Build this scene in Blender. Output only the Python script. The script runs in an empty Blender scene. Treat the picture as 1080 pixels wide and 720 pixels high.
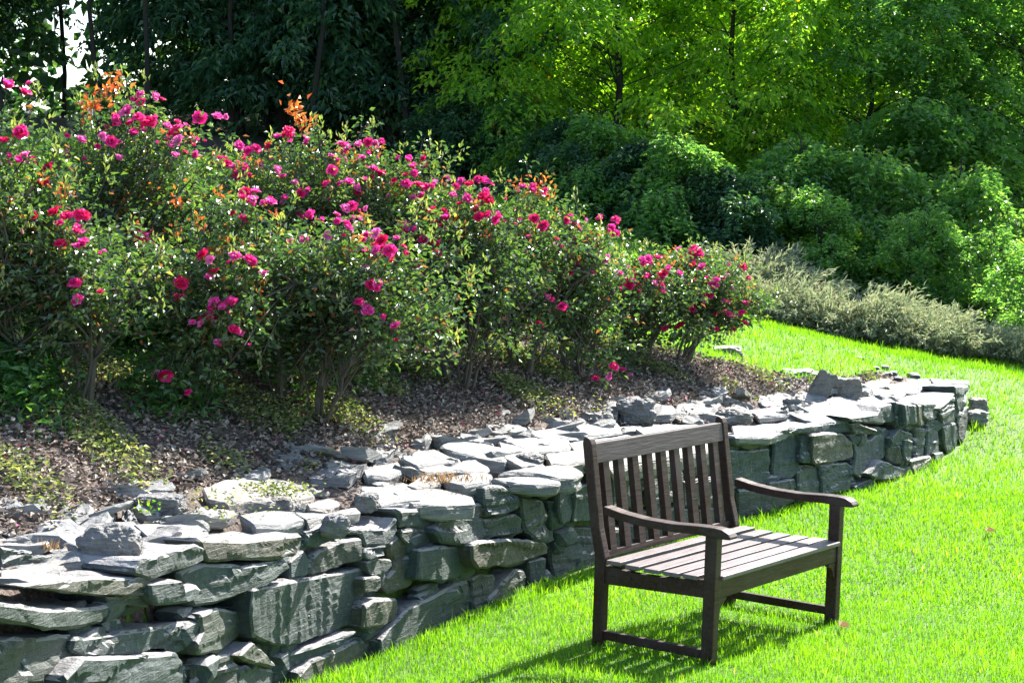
import bpy, bmesh, math, random
import numpy as np
from mathutils import Vector, Matrix, noise
random.seed(7); rng = np.random.default_rng(7)
R = math.radians
S = bpy.context.scene
C = S.collection

# ------------------------------------------------------------------ camera, sky, sun, exposure
F = 2000.0; W0, H0 = 1080, 720
PITCH = R(4.59); CAMH = 2.07
cam = bpy.data.cameras.new('camera'); co = bpy.data.objects.new('camera', cam); C.objects.link(co)
cam.sensor_width = 36; cam.lens = 36*F/W0; cam.clip_end = 3000; cam.clip_start = .1
co.location = (0, 0, CAMH); co.rotation_euler = (R(90)-PITCH, 0, 0); S.camera = co
SUN_EL = R(41); SUN_AZ = R(37)          # azimuth measured from +Y towards +X
wd = bpy.data.worlds.new('World'); S.world = wd; wd.use_nodes = True
nt = wd.node_tree; bg = nt.nodes['Background']; sk = nt.nodes.new('ShaderNodeTexSky')
sk.sky_type = 'NISHITA'; sk.sun_disc = False; sk.sun_elevation = SUN_EL; sk.sun_rotation = SUN_AZ
nt.links.new(sk.outputs[0], bg.inputs[0]); bg.inputs[1].default_value = 0.105
sl = bpy.data.lights.new('sun', 'SUN'); so = bpy.data.objects.new('sun', sl); C.objects.link(so)
sl.energy = 5.0; sl.angle = R(.5); sl.color = (1, .95, .86)
sd = Vector((math.sin(SUN_AZ)*math.cos(SUN_EL), math.cos(SUN_AZ)*math.cos(SUN_EL), math.sin(SUN_EL)))
so.rotation_euler = sd.to_track_quat('Z', 'Y').to_euler()
S.view_settings.view_transform = 'Standard'; S.view_settings.look = 'None'
S.view_settings.exposure = 1.85; S.view_settings.gamma = 1
S.cycles.max_bounces = 6; S.cycles.transmission_bounces = 4; S.cycles.diffuse_bounces = 3

# ------------------------------------------------------------------ camera rays
CP, SP = math.cos(PITCH), math.sin(PITCH)
def ray(px, py):
    a = (px-540)/F; b = (py-360)/F
    return np.array([a, CP-b*SP, -SP-b*CP])
CO = np.array([0, 0, CAMH])
def at(px, py, y):
    d = ray(px, py); return CO + d*(y/d[1])

# ------------------------------------------------------------------ terrain
def tps(pts, vals, lam=1e-3):
    P = np.array(pts, float); n = len(P)
    d = np.linalg.norm(P[:, None]-P[None], axis=2); K = d*d*np.log(d+1e-9)
    A = np.zeros((n+3, n+3)); A[:n, :n] = K+lam*np.eye(n); A[:n, n] = 1; A[:n, n+1:] = P
    A[n, :n] = 1; A[n+1:, :n] = P.T
    w = np.linalg.solve(A, np.concatenate([vals, [0, 0, 0]]))
    def f(x, y):
        x = np.asarray(x, float); y = np.asarray(y, float)
        o = w[n]+w[n+1]*x+w[n+2]*y
        for i in range(n):
            d2 = (x-P[i, 0])**2+(y-P[i, 1])**2
            o = o+w[i]*.5*d2*np.log(d2+1e-18)
        return o
    return f
def ctl(lst, extra):
    P = []; V = []
    for px, py, y in lst:
        p = at(px, py, y); P.append(p[:2]); V.append(p[2])
    for x, y, h in extra: P.append((x, y)); V.append(h)
    return tps(P, np.array(V))
far = [(-14, 60, 1.5), (-34, 60, 2.5), (-24, 100, 1), (-60, 200, 0), (8, 60, 5), (40, 60, 3), (0, 300, 14), (-200, 300, 4), (200, 300, 22),
       (-9, 36, 3.2), (0, 34, 3.6), (9, 32, 2.2), (16, 26, 1.0), (60, 30, 0), (-60, 30, 4), (-60, -20, 0), (60, -20, -2),
       (0, -40, -.8), (-300, 0, 4), (300, 0, -3), (0, -300, -2)]
shared = [(1080, 385, 19), (1080, 430, 16.4), (1060, 400, 17), (950, 375, 18), (1000, 390, 16.6), (1045, 425, 15.8), (880, 358, 18.6), (800, 335, 19.5),
          (60, 155, 22), (240, 207, 19), (500, 195, 24), (640, 250, 21)]
Lf = ctl([(310, 718, 7.75), (600, 609, 9.95), (800, 543, 11.75), (900, 517, 12.7), (1015, 468, 14.8), (400, 688, 8.3)] + shared,
         far+[(-1.2, 7, .09), (.36, 8.5, .01), (1.1, 9.5, -.02), (.9, 8.1, -.0), (1.6, 9.1, -.04), (-1.6, 6.1, .09), (-2.3, 4.5, .1),
              (2.6, 10, -.05), (3.5, 12, 0.02), (0, 3, 0.0), (3, 5, -.1)])
Uf = ctl([(0, 530, 7.2), (75, 432, 8.7), (300, 508, 8.6), (350, 440, 9.8), (500, 470, 9.9), (490, 408, 11.2), (600, 400, 12), (740, 396, 13),
          (700, 432, 11.8), (600, 455, 10.7), (800, 425, 12.7), (880, 413, 13.6), (820, 388, 14.6), (950, 397, 15.3), (0, 600, 6.5), (300, 545, 8.0), (180, 540, 7.6)] + shared,
         far+[(-2.6, 4.5, .8), (-6, 6, 1.5), (-6, 9, 1.7)])

base_px = [(-330, 1010), (-180, 943), (-60, 890), (100, 810), (205, 763), (310, 718), (400, 686), (480, 655), (560, 622), (640, 594), (720, 567),
           (800, 543), (860, 527), (910, 514), (955, 503), (990, 487), (1012, 470), (1021, 455), (1021, 447)]
def hit_surf(px, py, f):
    d = ray(px, py); t = 3.0
    for _ in range(60):
        p = CO+d*t; h = float(f(p[0], p[1])); t = t+(p[2]-h)/max(-d[2], .02)*.6
    return CO+d*t
PATH = []
for px, py in base_px:
    p = hit_surf(px, py, Lf); PATH.append((p[0], p[1]))
PATH = np.array(PATH)
# the end turns back into the slope
PATH[-1] = PATH[-2]+np.array([.02, .5])
PATH = np.vstack([PATH, PATH[-1]+np.array([-.08, .5])])
EXT = np.vstack([PATH, PATH[-1]+np.array([.3, 2.5]), PATH[-1]+np.array([3, 9]), PATH[-1]+np.array([60, 60])])
cum = np.concatenate([[0], np.cumsum(np.linalg.norm(np.diff(EXT, axis=0), axis=1))])
WALL_LEN = cum[len(PATH)-1]
def sdist(x, y):
    """signed distance to the wall line (+ behind it) and arc position"""
    x = np.asarray(x, float); y = np.asarray(y, float)
    best = np.full(x.shape, 1e9); sg = np.zeros(x.shape); arc = np.zeros(x.shape)
    for i in range(len(EXT)-1):
        a = EXT[i]; b = EXT[i+1]; d = b-a; L = np.hypot(*d); d = d/L
        t = (x-a[0])*d[0]+(y-a[1])*d[1]
        if i == 0: tc = np.minimum(t, L)
        else: tc = np.clip(t, 0, L)
        qx = x-a[0]-tc*d[0]; qy = y-a[1]-tc*d[1]; dd = np.hypot(qx, qy)
        s = d[0]*(y-a[1])-d[1]*(x-a[0])
        m = dd < best-1e-9
        best = np.where(m, dd, best); sg = np.where(m, np.sign(s), sg); arc = np.where(m, cum[i]+tc, arc)
    return best*sg, arc
def sstep(a, b, x):
    t = np.clip((x-a)/(b-a), 0, 1); return t*t*(3-2*t)
def Hgt(x, y):
    d, s = sdist(x, y)
    e = np.clip((s-WALL_LEN)/2.5, 0, 1)
    lo = .10-1.2*e; hi = .26+1.6*e
    k = sstep(lo, hi, d)
    near = np.clip(Lf(x, y), -3, 30); up = np.clip(Uf(x, y), -3, 30)
    # just behind the face the fill stays a little below the cap stones
    return near*(1-k)+up*k - .05*k*(1-sstep(.3, .9, d))*(1-e)
def Hg(x, y): return float(Hgt(np.array([x]), np.array([y]))[0])

# ------------------------------------------------------------------ helpers
def mesh_np(name, V, Fc, mats, attr=None, smooth=False, midx=None):
    """Fc: list of int arrays, (n,3) and/or (n,4)"""
    me = bpy.data.meshes.new(name)
    V = np.asarray(V, np.float32); me.vertices.add(len(V)); me.vertices.foreach_set('co', V.ravel())
    loops = np.concatenate([f.ravel() for f in Fc]).astype(np.int32)
    cnt = np.concatenate([np.full(len(f), f.shape[1]) for f in Fc]); st = np.concatenate([[0], np.cumsum(cnt)[:-1]])
    me.loops.add(len(loops)); me.loops.foreach_set('vertex_index', loops)
    me.polygons.add(len(cnt)); me.polygons.foreach_set('loop_start', st.astype(np.int32))
    try: me.polygons.foreach_set('loop_total', cnt.astype(np.int32))
    except Exception: pass
    if midx is not None: me.polygons.foreach_set('material_index', midx.astype(np.int32))
    me.polygons.foreach_set('use_smooth', np.full(len(cnt), smooth))
    for m in (mats if isinstance(mats, (list, tuple)) else [mats]): me.materials.append(m)
    if attr is not None:
        a = me.attributes.new('rnd', 'FLOAT', 'POINT'); a.data.foreach_set('value', np.asarray(attr, np.float32))
    me.update(calc_edges=True); return me
def link(name, me, parent=None, loc=None):
    o = bpy.data.objects.new(name, me); C.objects.link(o)
    if parent: o.parent = parent
    if loc is not None: o.location = loc
    return o
def tag(o, label=None, cat=None, group=None, kind=None):
    if label: o['label'] = label
    if cat: o['category'] = cat
    if group: o['group'] = group
    if kind: o['kind'] = kind
    return o
def empty(name, loc, label, cat, group=None, rz=0, scale=1):
    o = bpy.data.objects.new(name, None); C.objects.link(o); o.location = loc; o.rotation_euler = (0, 0, rz); o.empty_display_size = .1
    if scale != 1: o.scale = (scale if isinstance(scale, tuple) else (scale,)*3)
    return tag(o, label, cat, group)
def unit(a): return a/(np.linalg.norm(a, axis=-1, keepdims=True)+1e-9)
class Acc:
    def __init__(s): s.V = []; s.T = []; s.Q = []; s.A = []; s.n = 0
    def add(s, V, T=None, Q=None, A=None):
        if T is not None: s.T.append(np.asarray(T)+s.n)
        if Q is not None: s.Q.append(np.asarray(Q)+s.n)
        s.V.append(V); s.A.append(A if A is not None else np.zeros(len(V))); s.n += len(V)
    def mesh(s, name, mat, smooth=False):
        Fc = []
        if s.T: Fc.append(np.concatenate(s.T))
        if s.Q: Fc.append(np.concatenate(s.Q))
        return mesh_np(name, np.concatenate(s.V), Fc, mat, np.concatenate(s.A), smooth)
def tube(acc, P, Rd, sides=6):
    P = np.asarray(P, float); n = len(P); Rd = np.asarray(Rd, float)
    T = unit(np.gradient(P, axis=0)); up = np.array([.31, .87, .39])
    A = unit(np.cross(T, up)); B = np.cross(T, A)
    th = np.linspace(0, 2*np.pi, sides, endpoint=False)
    V = P[:, None]+Rd[:, None, None]*(A[:, None]*np.cos(th)[None, :, None]+B[:, None]*np.sin(th)[None, :, None])
    V = V.reshape(-1, 3); Q = []
    for i in range(n-1):
        for j in range(sides):
            k = (j+1) % sides; Q.append((i*sides+j, i*sides+k, (i+1)*sides+k, (i+1)*sides+j))
    V = np.vstack([V, P[-1:]]); T3 = [((n-1)*sides+j, (n-1)*sides+(j+1) % sides, n*sides) for j in range(sides)]
    acc.add(V, T=np.array(T3), Q=np.array(Q), A=np.full(len(V), random.random()))
def leaf_acc(acc, P, D, N, Ln, Wd, fold=.25, rnd=None, bend=.2):
    """P base, D axis, N normal; each leaf folded along its rib, 6 verts"""
    n = len(P); D = unit(D); Sd = unit(np.cross(D, N)); Nn = unit(np.cross(Sd, D))
    Ln = np.broadcast_to(Ln, (n,))[:, None]; Wd = np.broadcast_to(Wd, (n,))[:, None]
    v0 = P; mid = P+D*Ln*.45; v3 = P+D*Ln-Nn*Ln*bend
    v1 = mid+Sd*Wd*.5+Nn*Wd*fold; v2 = mid-Sd*Wd*.5+Nn*Wd*fold
    V = np.stack([v0, v1, v3, v2], 1).reshape(-1, 3); i = np.arange(n)[:, None]*4
    T = np.concatenate([i+np.array([[0, 1, 2]]), i+np.array([[0, 2, 3]])])
    rn = rng.random(n) if rnd is None else rnd
    acc.add(V, T=T, A=np.repeat(rn, 4))

# ------------------------------------------------------------------ materials
def mat(name):
    m = bpy.data.materials.new(name); m.use_nodes = True; n = m.node_tree
    return m, n, n.nodes['Principled BSDF'], n.nodes['Material Output']
def ramp(n, stops, src):
    r = n.nodes.new('ShaderNodeValToRGB'); cr = r.color_ramp
    while len(cr.elements) < len(stops): cr.elements.new(.5)
    for e, (p, c) in zip(cr.elements, stops): e.position = p; e.color = (*c, 1)
    n.links.new(src, r.inputs[0]); return r.outputs[0]
def leafmat(name, stops, transl=.5, rough=.4, tcol=(1.5, 1.6, .5), spec=.5):
    m, n, b, o = mat(name)
    a = n.nodes.new('ShaderNodeAttribute'); a.attribute_name = 'rnd'
    c = ramp(n, stops, a.outputs['Fac'])
    n.links.new(c, b.inputs['Base Color']); b.inputs['Roughness'].default_value = rough; b.inputs['Specular IOR Level'].default_value = spec
    t = n.nodes.new('ShaderNodeBsdfTranslucent'); mx = n.nodes.new('ShaderNodeMix'); mx.data_type = 'RGBA'; mx.blend_type = 'MULTIPLY'
    mx.inputs[0].default_value = 1; n.links.new(c, mx.inputs[6]); mx.inputs[7].default_value = (*tcol, 1)
    n.links.new(mx.outputs[2], t.inputs[0])
    ms = n.nodes.new('ShaderNodeMixShader'); ms.inputs[0].default_value = transl
    n.links.new(b.outputs[0], ms.inputs[1]); n.links.new(t.outputs[0], ms.inputs[2]); n.links.new(ms.outputs[0], o.inputs[0])
    return m
def noisetex(n, scale, detail=6, rough=.6, vec=None, dist=0):
    t = n.nodes.new('ShaderNodeTexNoise'); t.inputs['Scale'].default_value = scale; t.inputs['Detail'].default_value = detail
    t.inputs['Roughness'].default_value = rough; t.inputs['Distortion'].default_value = dist
    if vec is not None: n.links.new(vec, t.inputs[0])
    return t.outputs['Fac']
def mapped(n, scale, coord='Object'):
    tc = n.nodes.new('ShaderNodeTexCoord'); mp = n.nodes.new('ShaderNodeMapping'); mp.inputs['Scale'].default_value = scale
    n.links.new(tc.outputs[coord], mp.inputs[0]); return mp.outputs[0]
def bump(n, b, src, strength, dist):
    u = n.nodes.new('ShaderNodeBump'); u.inputs['Strength'].default_value = strength; u.inputs['Distance'].default_value = dist
    n.links.new(src, u.inputs['Height'])
    if b.inputs['Normal'].is_linked: n.links.new(b.inputs['Normal'].links[0].from_socket, u.inputs['Normal'])
    n.links.new(u.outputs[0], b.inputs['Normal'])
def mixc(n, fac, a, b_, mode='MIX'):
    x = n.nodes.new('ShaderNodeMix'); x.data_type = 'RGBA'; x.blend_type = mode
    for s, v in ((0, fac), (6, a), (7, b_)):
        if isinstance(v, bpy.types.NodeSocket): n.links.new(v, x.inputs[s])
        elif isinstance(v, (int, float)): x.inputs[s].default_value = v
        else: x.inputs[s].default_value = (*v, 1)
    return x.outputs[2]
def stonemat(name, cols):
    m, n, b, o = mat(name)
    oi = n.nodes.new('ShaderNodeObjectInfo')
    basec = ramp(n, cols, oi.outputs['Random'])
    v = mapped(n, (1, 1, 1)); v2 = mapped(n, (3, 3, 26))
    v3 = mapped(n, (22, 22, 2.2))
    f1 = noisetex(n, 5, 8, .65, v, .3); f2 = noisetex(n, 2.2, 7, .7, v2, .5); f3 = noisetex(n, 45, 5, .7, v); f4 = noisetex(n, 2.5, 6, .7, v3)
    c = mixc(n, ramp(n, [(.35, (0, 0, 0)), (.62, (1, 1, 1))], f1), basec, mixc(n, .16, basec, (.34, .37, .35)))
    c = mixc(n, ramp(n, [(.40, (.45, .45, .45)), (.6, (0, 0, 0))], f2), c, (.030, .040, .042))
    c = mixc(n, ramp(n, [(.60, (0, 0, 0)), (.68, (.4, .4, .4))], f3), c, (.28, .31, .30))
    c = mixc(n, ramp(n, [(.58, (0, 0, 0)), (.70, (.3, .3, .3))], f4), c, (.25, .29, .27))
    if name == 'schist':                                   # sunlit tops painted in: paler colour on the upward faces
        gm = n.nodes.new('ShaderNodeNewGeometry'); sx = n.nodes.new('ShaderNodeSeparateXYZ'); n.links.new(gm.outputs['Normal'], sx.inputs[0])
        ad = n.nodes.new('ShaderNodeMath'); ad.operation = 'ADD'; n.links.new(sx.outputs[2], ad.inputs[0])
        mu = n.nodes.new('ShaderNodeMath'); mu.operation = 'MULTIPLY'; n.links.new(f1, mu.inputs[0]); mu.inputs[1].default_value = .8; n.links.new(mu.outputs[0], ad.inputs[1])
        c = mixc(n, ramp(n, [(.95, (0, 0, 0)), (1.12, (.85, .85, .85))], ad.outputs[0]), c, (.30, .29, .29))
    n.links.new(c, b.inputs['Base Color']); b.inputs['Roughness'].default_value = .6; b.inputs['Specular IOR Level'].default_value = .45
    bump(n, b, f2, .7, .03); bump(n, b, f4, .35, .012); bump(n, b, f3, .6, .010)
    return m
M = {}
M['stone'] = stonemat('schist', [(0, (.013, .034, .038)), (.25, (.028, .046, .050)), (.45, (.015, .038, .036)), (.62, (.065, .055, .032)), (.8, (.018, .038, .044)), (1, (.050, .060, .060))])  # dark teal base carries the shade of the wall face in its colour
M['stone_top'] = stonemat('sunlit_stone', [(0, (.27, .26, .25)), (.5, (.21, .21, .22)), (1, (.29, .25, .22))])  # lit copy of the stone, sun-bright paleness put into the base colour
M['boulder'] = stonemat('fieldstone', [(0, (.17, .16, .17)), (1, (.21, .19, .17))])
m, n, b, o = mat('dark_stained_wood')
v = mapped(n, (1, 1, 1)); vy = mapped(n, (30, 2.5, 30)); vz = mapped(n, (25, 25, 3))
fg = noisetex(n, 2, 6, .6, vy, .4)
fz = noisetex(n, 6, 4, .6, v)
c = mixc(n, ramp(n, [(.35, (0, 0, 0)), (.7, (1, 1, 1))], fg), (.024, .010, .007), (.050, .026, .021))
c = mixc(n, ramp(n, [(.45, (0, 0, 0)), (.7, (.6, .6, .6))], fz), c, (.065, .048, .048))
n.links.new(c, b.inputs['Base Color']); b.inputs['Roughness'].default_value = .48; b.inputs['Specular IOR Level'].default_value = .22; bump(n, b, fg, .5, .006)
M['wood'] = m
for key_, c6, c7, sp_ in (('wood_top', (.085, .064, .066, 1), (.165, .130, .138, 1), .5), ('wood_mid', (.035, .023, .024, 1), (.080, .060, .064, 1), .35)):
    m2 = m.copy(); m2.name = 'weathered_sunlit_wood'; M[key_] = m2  # paler copies: sun glare on seat and top rail put into the weathered colour
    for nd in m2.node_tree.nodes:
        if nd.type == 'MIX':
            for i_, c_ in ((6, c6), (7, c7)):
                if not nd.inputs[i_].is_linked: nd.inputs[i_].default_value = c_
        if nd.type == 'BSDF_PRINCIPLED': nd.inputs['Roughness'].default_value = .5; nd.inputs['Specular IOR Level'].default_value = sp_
m, n, b, o = mat('bark')
v = mapped(n, (6, 6, 1.5)); f = noisetex(n, 3, 6, .7, v)
n.links.new(ramp(n, [(.3, (.035, .028, .022)), (.7, (.13, .11, .09))], f), b.inputs['Base Color']); b.inputs['Roughness'].default_value = .9; bump(n, b, f, .6, .03)
M['bark'] = m
m, n, b, o = mat('soil')
v = mapped(n, (1, 1, 1)); f = noisetex(n, 14, 9, .75, v); f2 = noisetex(n, 60, 5, .8, v); f3 = noisetex(n, 2, 5, .6, v)
c = ramp(n, [(.3, (.045, .034, .028)), (.55, (.14, .105, .085)), (.75, (.30, .24, .21))], f)
c = mixc(n, ramp(n, [(.5, (0, 0, 0)), (.6, (.7, .7, .7))], f2), c, (.36, .29, .26))
n.links.new(c, b.inputs['Base Color']); b.inputs['Roughness'].default_value = .95; bump(n, b, f, .8, .05); bump(n, b, f2, .6, .015)
M['soil'] = m
m, n, b, o = mat('shaded_bark'); b.inputs['Base Color'].default_value = (.018, .016, .013, 1); b.inputs['Roughness'].default_value = .95; bump(n, b, noisetex(n, 12, 5, .7, mapped(n, (4, 4, 1))), .6, .03); M['bark2'] = m
m, n, b, o = mat('lawn_ground')
v = mapped(n, (1, 1, 1)); f = noisetex(n, 1.3, 6, .6, v); f2 = noisetex(n, 70, 4, .7, v)
c = ramp(n, [(.3, (.09, .19, .015)), (.7, (.17, .31, .03))], f)
c = mixc(n, ramp(n, [(.4, (0, 0, 0)), (.65, (.8, .8, .8))], f2), c, (.05, .09, .012))
n.links.new(c, b.inputs['Base Color']); b.inputs['Roughness'].default_value = .8; bump(n, b, f2, .7, .03)
M['lawn'] = m
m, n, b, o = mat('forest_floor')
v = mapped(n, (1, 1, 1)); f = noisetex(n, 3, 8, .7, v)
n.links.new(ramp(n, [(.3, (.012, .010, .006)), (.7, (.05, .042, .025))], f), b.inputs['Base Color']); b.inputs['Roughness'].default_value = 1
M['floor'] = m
M['grass'] = leafmat('grass_blade', [(0, (.065, .20, .012)), (.5, (.155, .34, .016)), (.85, (.25, .42, .025)), (.97, (.42, .46, .10)), (1, (.50, .44, .16))], .55, .45, (1.5, 1.5, .5), .4)
M['rose_leaf'] = leafmat('rose_leaf', [(0, (.028, .058, .034)), (.45, (.055, .100, .046)), (.75, (.10, .155, .055)), (.90, (.17, .20, .08)), (.96, (.27, .25, .13)), (1, (.26, .09, .05))], .32, .36, (2.2, 2.6, .7), .9)
M['shoot'] = leafmat('young_rose_leaf', [(0, (.35, .07, .025)), (.5, (.50, .16, .04)), (1, (.42, .26, .08))], .45, .35, (1.5, 1.1, .7), .5)
M['petal'] = leafmat('rose_petal', [(0, (.74, .012, .10)), (.4, (.84, .03, .28)), (.8, (.88, .07, .42)), (1, (.88, .28, .60))], .4, .6, (1.25, 1.5, 1.3), .2)
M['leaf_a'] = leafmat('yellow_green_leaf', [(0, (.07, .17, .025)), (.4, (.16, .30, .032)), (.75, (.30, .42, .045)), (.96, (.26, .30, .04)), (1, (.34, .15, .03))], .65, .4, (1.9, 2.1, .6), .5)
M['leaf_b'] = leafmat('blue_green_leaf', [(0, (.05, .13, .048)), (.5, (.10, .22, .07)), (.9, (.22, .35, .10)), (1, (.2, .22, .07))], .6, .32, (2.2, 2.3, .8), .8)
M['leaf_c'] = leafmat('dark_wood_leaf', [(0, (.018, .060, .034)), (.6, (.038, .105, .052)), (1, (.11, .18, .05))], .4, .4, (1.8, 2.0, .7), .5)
M['silver'] = leafmat('silver_leaf', [(0, (.16, .22, .13)), (.5, (.32, .36, .25)), (1, (.46, .43, .31))], .35, .5, (1.1, 1.15, .8), .5)
M['cover'] = leafmat('ground_cover_leaf', [(0, (.05, .10, .035)), (.5, (.14, .19, .07)), (1, (.38, .38, .18))], .4, .5, (1.5, 1.5, .6), .4)
M['cover_dark'] = leafmat('dark_cover_leaf', [(0, (.025, .08, .025)), (.6, (.05, .14, .035)), (1, (.10, .20, .04))], .4, .4, (1.6, 1.8, .6), .5)
M['litter'] = leafmat('leaf_litter', [(0, (.05, .038, .03)), (.4, (.16, .125, .10)), (.8, (.34, .29, .25)), (.985, (.46, .38, .32)), (.99, (.5, .06, .16)), (1, (.5, .06, .16))], .1, .8, (1, 1, 1), .3)
M['dry'] = leafmat('dry_leaf', [(0, (.30, .20, .11)), (1, (.42, .30, .17))], .3, .6, (1.2, 1, .7), .4)

# ------------------------------------------------------------------ ground sheets
def axis(lo, hi, fine_lo, fine_hi, step, g=1.18):
    a = list(np.arange(fine_lo, fine_hi+1e-6, step)); s = step
    while a[-1] < hi: s *= g; a.append(a[-1]+s)
    s = step
    while a[0] > lo: s *= g; a.insert(0, a[0]-s)
    return np.array(a)
def bed_mask(x, y):
    """1 inside the planted bed behind the wall"""
    d, s = sdist(x, y)
    px = 540+F*x/np.maximum(y, .5)
    # far edge of the bed as a distance behind the wall, narrowing to nothing near the right end
    a = np.clip(s/WALL_LEN, 0, 1)
    wid = np.interp(s, BED_S, BED_W)
    return (d > .05) & (d < wid)
sa, sb = [float(sdist(np.array([at(px, 430, y)[0]]), np.array([y]))[1][0]) for px, y in ((740, 13.0), (850, 13.6))]
BED_S = [0, sa-3, sa, sb, WALL_LEN-.5, WALL_LEN-.1, 99]; BED_W = [4.6, 3.1, 1.9, .75, .7, -.2, -.2]
xs = axis(-900, 900, -7, 7.5, .09); ys = axis(-300, 1500, 4, 20, .09)
X, Y = np.meshgrid(xs, ys); Z = Hgt(X, Y)
micro = np.zeros_like(Z)
for (a, b_, c_, am) in ((1.1, .7, .3, .015), (-.6, 1.9, 1.2, .012), (2.7, 2.1, 2, .006), (-3.1, 4.2, .5, .004)):
    micro += am*np.sin(a*X+b_*Y+c_)
near_m = np.exp(-((X-1)**2+(Y-9)**2)/400)
Zg = Z+micro*near_m*.6-.05*bed_mask(X, Y)*(sdist(X, Y)[0] > .25)
nx, ny = len(xs), len(ys)
idx = np.arange(nx*ny).reshape(ny, nx)
Q = np.stack([idx[:-1, :-1], idx[:-1, 1:], idx[1:, 1:], idx[1:, :-1]], -1).reshape(-1, 4)
cx = X[:-1, :-1].ravel(); cy = Y[:-1, :-1].ravel()
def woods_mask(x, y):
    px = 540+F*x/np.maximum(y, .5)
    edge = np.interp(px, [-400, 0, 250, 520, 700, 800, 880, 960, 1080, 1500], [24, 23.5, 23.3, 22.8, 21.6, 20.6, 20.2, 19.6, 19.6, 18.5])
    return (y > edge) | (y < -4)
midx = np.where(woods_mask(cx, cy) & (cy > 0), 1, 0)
g = link('lawn', mesh_np('lawn', np.stack([X, Y, Zg], -1).reshape(-1, 3), [Q], [M['lawn'], M['floor']], smooth=True, midx=midx))
tag(g, kind='structure')
# planted bed, a rougher sheet just above the ground
xs2 = np.arange(-7, 6, .045); ys2 = np.arange(4.2, 17, .045)
X2, Y2 = np.meshgrid(xs2, ys2)
d2, s2 = sdist(X2, Y2)
B = bed_mask(X2, Y2)
Z2 = Hgt(X2, Y2)+.0
nz = np.array([noise.fractal(Vector((float(a)*4, float(b_)*4, 0)), .9, 2.1, 5) if k else 0 for a, b_, k in zip(X2.ravel(), Y2.ravel(), B.ravel())]).reshape(X2.shape)
wid = np.interp(s2, BED_S, BED_W)
edge = np.clip((wid-d2)/.25, 0, 1)
Z2 = Z2+np.where(edge > 0, .022+nz*.03, 0)*edge-.03*(1-edge)
id2 = np.arange(X2.size).reshape(X2.shape)
Q2 = np.stack([id2[:-1, :-1], id2[:-1, 1:], id2[1:, 1:], id2[1:, :-1]], -1).reshape(-1, 4)
ok = (B & (d2 > .2))[:-1, :-1].ravel(); Q2 = Q2[ok]
used = np.unique(Q2); remap = np.zeros(X2.size, int); remap[used] = np.arange(len(used))
soil = link('soil_bed', mesh_np('soil_bed', np.stack([X2, Y2, Z2], -1).reshape(-1, 3)[used], [remap[Q2]], M['soil'], smooth=False)); tag(soil, kind='structure')

# ------------------------------------------------------------------ bench
p = np.load if False else None
Rb = np.array([[0.81043777, 0.58491614, 0.03261503], [0.07322999, -0.04591321, -0.99625767], [-0.58122973, 0.80979324, -0.08004321]])
tb = np.array([0.35904624, 1.38732079, 8.59520955])
c2w = np.array([[1, 0, 0], [0, -SP, CP], [0, -CP, -SP]])     # camera (right, down, forward) to world
Rw = c2w@Rb; ow = CO+c2w@tb
BM = Matrix([[*Rw[0], ow[0]], [*Rw[1], ow[1]], [*Rw[2], ow[2]], [0, 0, 0, 1]])
def bm_obj(name, bm, m_, parent=None, smooth=False):
    me = bpy.data.meshes.new(name); bmesh.ops.recalc_face_normals(bm, faces=bm.faces); bm.to_mesh(me); bm.free(); me.materials.append(m_)
    for p_ in me.polygons: p_.use_smooth = smooth
    return link(name, me, parent)
def bev(bm, w, seg=2):
    bmesh.ops.bevel(bm, geom=list(bm.edges)+list(bm.verts), offset=w, segments=seg, profile=.6, affect='EDGES', clamp_overlap=True)
def box_bm(a, b_, w=.003):
    bm = bmesh.new(); bmesh.ops.create_cube(bm, size=1)
    for v_ in bm.verts: v_.co = Vector([(a[i]+b_[i])/2+v_.co[i]*(b_[i]-a[i]) for i in range(3)])
    if w: bev(bm, w)
    return bm
def prof_bm(pts, y0, y1, w=.003):
    """side profile in (x,z) extruded in y"""
    bm = bmesh.new(); vs = [bm.verts.new((x, y0, z)) for x, z in pts]; f_ = bm.faces.new(vs)
    r_ = bmesh.ops.extrude_face_region(bm, geom=[f_])
    for e in r_['geom']:
        if isinstance(e, bmesh.types.BMVert): e.co.y = y1
    bmesh.ops.recalc_face_normals(bm, faces=bm.faces)
    if w: bev(bm, w)
    return bm
bench = empty('garden_bench', (0, 0, 0), 'dark brown stained wooden garden bench with slatted back and curved arms standing on the lawn', 'bench')
bench.matrix_world = BM
BW, BD = 1.245, .625
def lean(w_): return -.02-.155*max(0, w_-.36)**1.0*1.0
def back_profile(w0=-.05, top=.955):
    fr = [(.055, w0), (.055, .30), (.055, .40)]
    out = []
    for z in (w0, .3, .42): out.append((0.0, z))
    bk = [(lean(z)+.02, z) for z in (.55, .75, top-.03)]
    ft = [(lean(z)+.068, z) for z in (top-.03, .75, .55)]
    topc = [(lean(top)+.028, top-.006), (lean(top)+.044, top), (lean(top)+.06, top-.006)]
    return out+bk+topc+ft+[(.055, .42), (.055, .3), (.055, w0)]
for y0 in (0, BW-.045):
    bm_obj('back_post', prof_bm(back_profile(), y0, y0+.045, .006), M['wood'], bench)
def arm_profile():
    top = [(.045, .655), (.14, .637), (.26, .625), (.40, .622), (.54, .630), (.62, .631), (.655, .627), (.682, .615), (.697, .598)]
    bot = [(.695, .588), (.66, .586), (.62, .588), (.54, .590), (.40, .586), (.26, .589), (.14, .600), (.045, .617)]
    return top+bot
for k, y0 in enumerate((-.012, BW-.058)):
    bm_obj('armrest', prof_bm(arm_profile(), y0, y0+.07, .009), M['wood'], bench)
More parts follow.
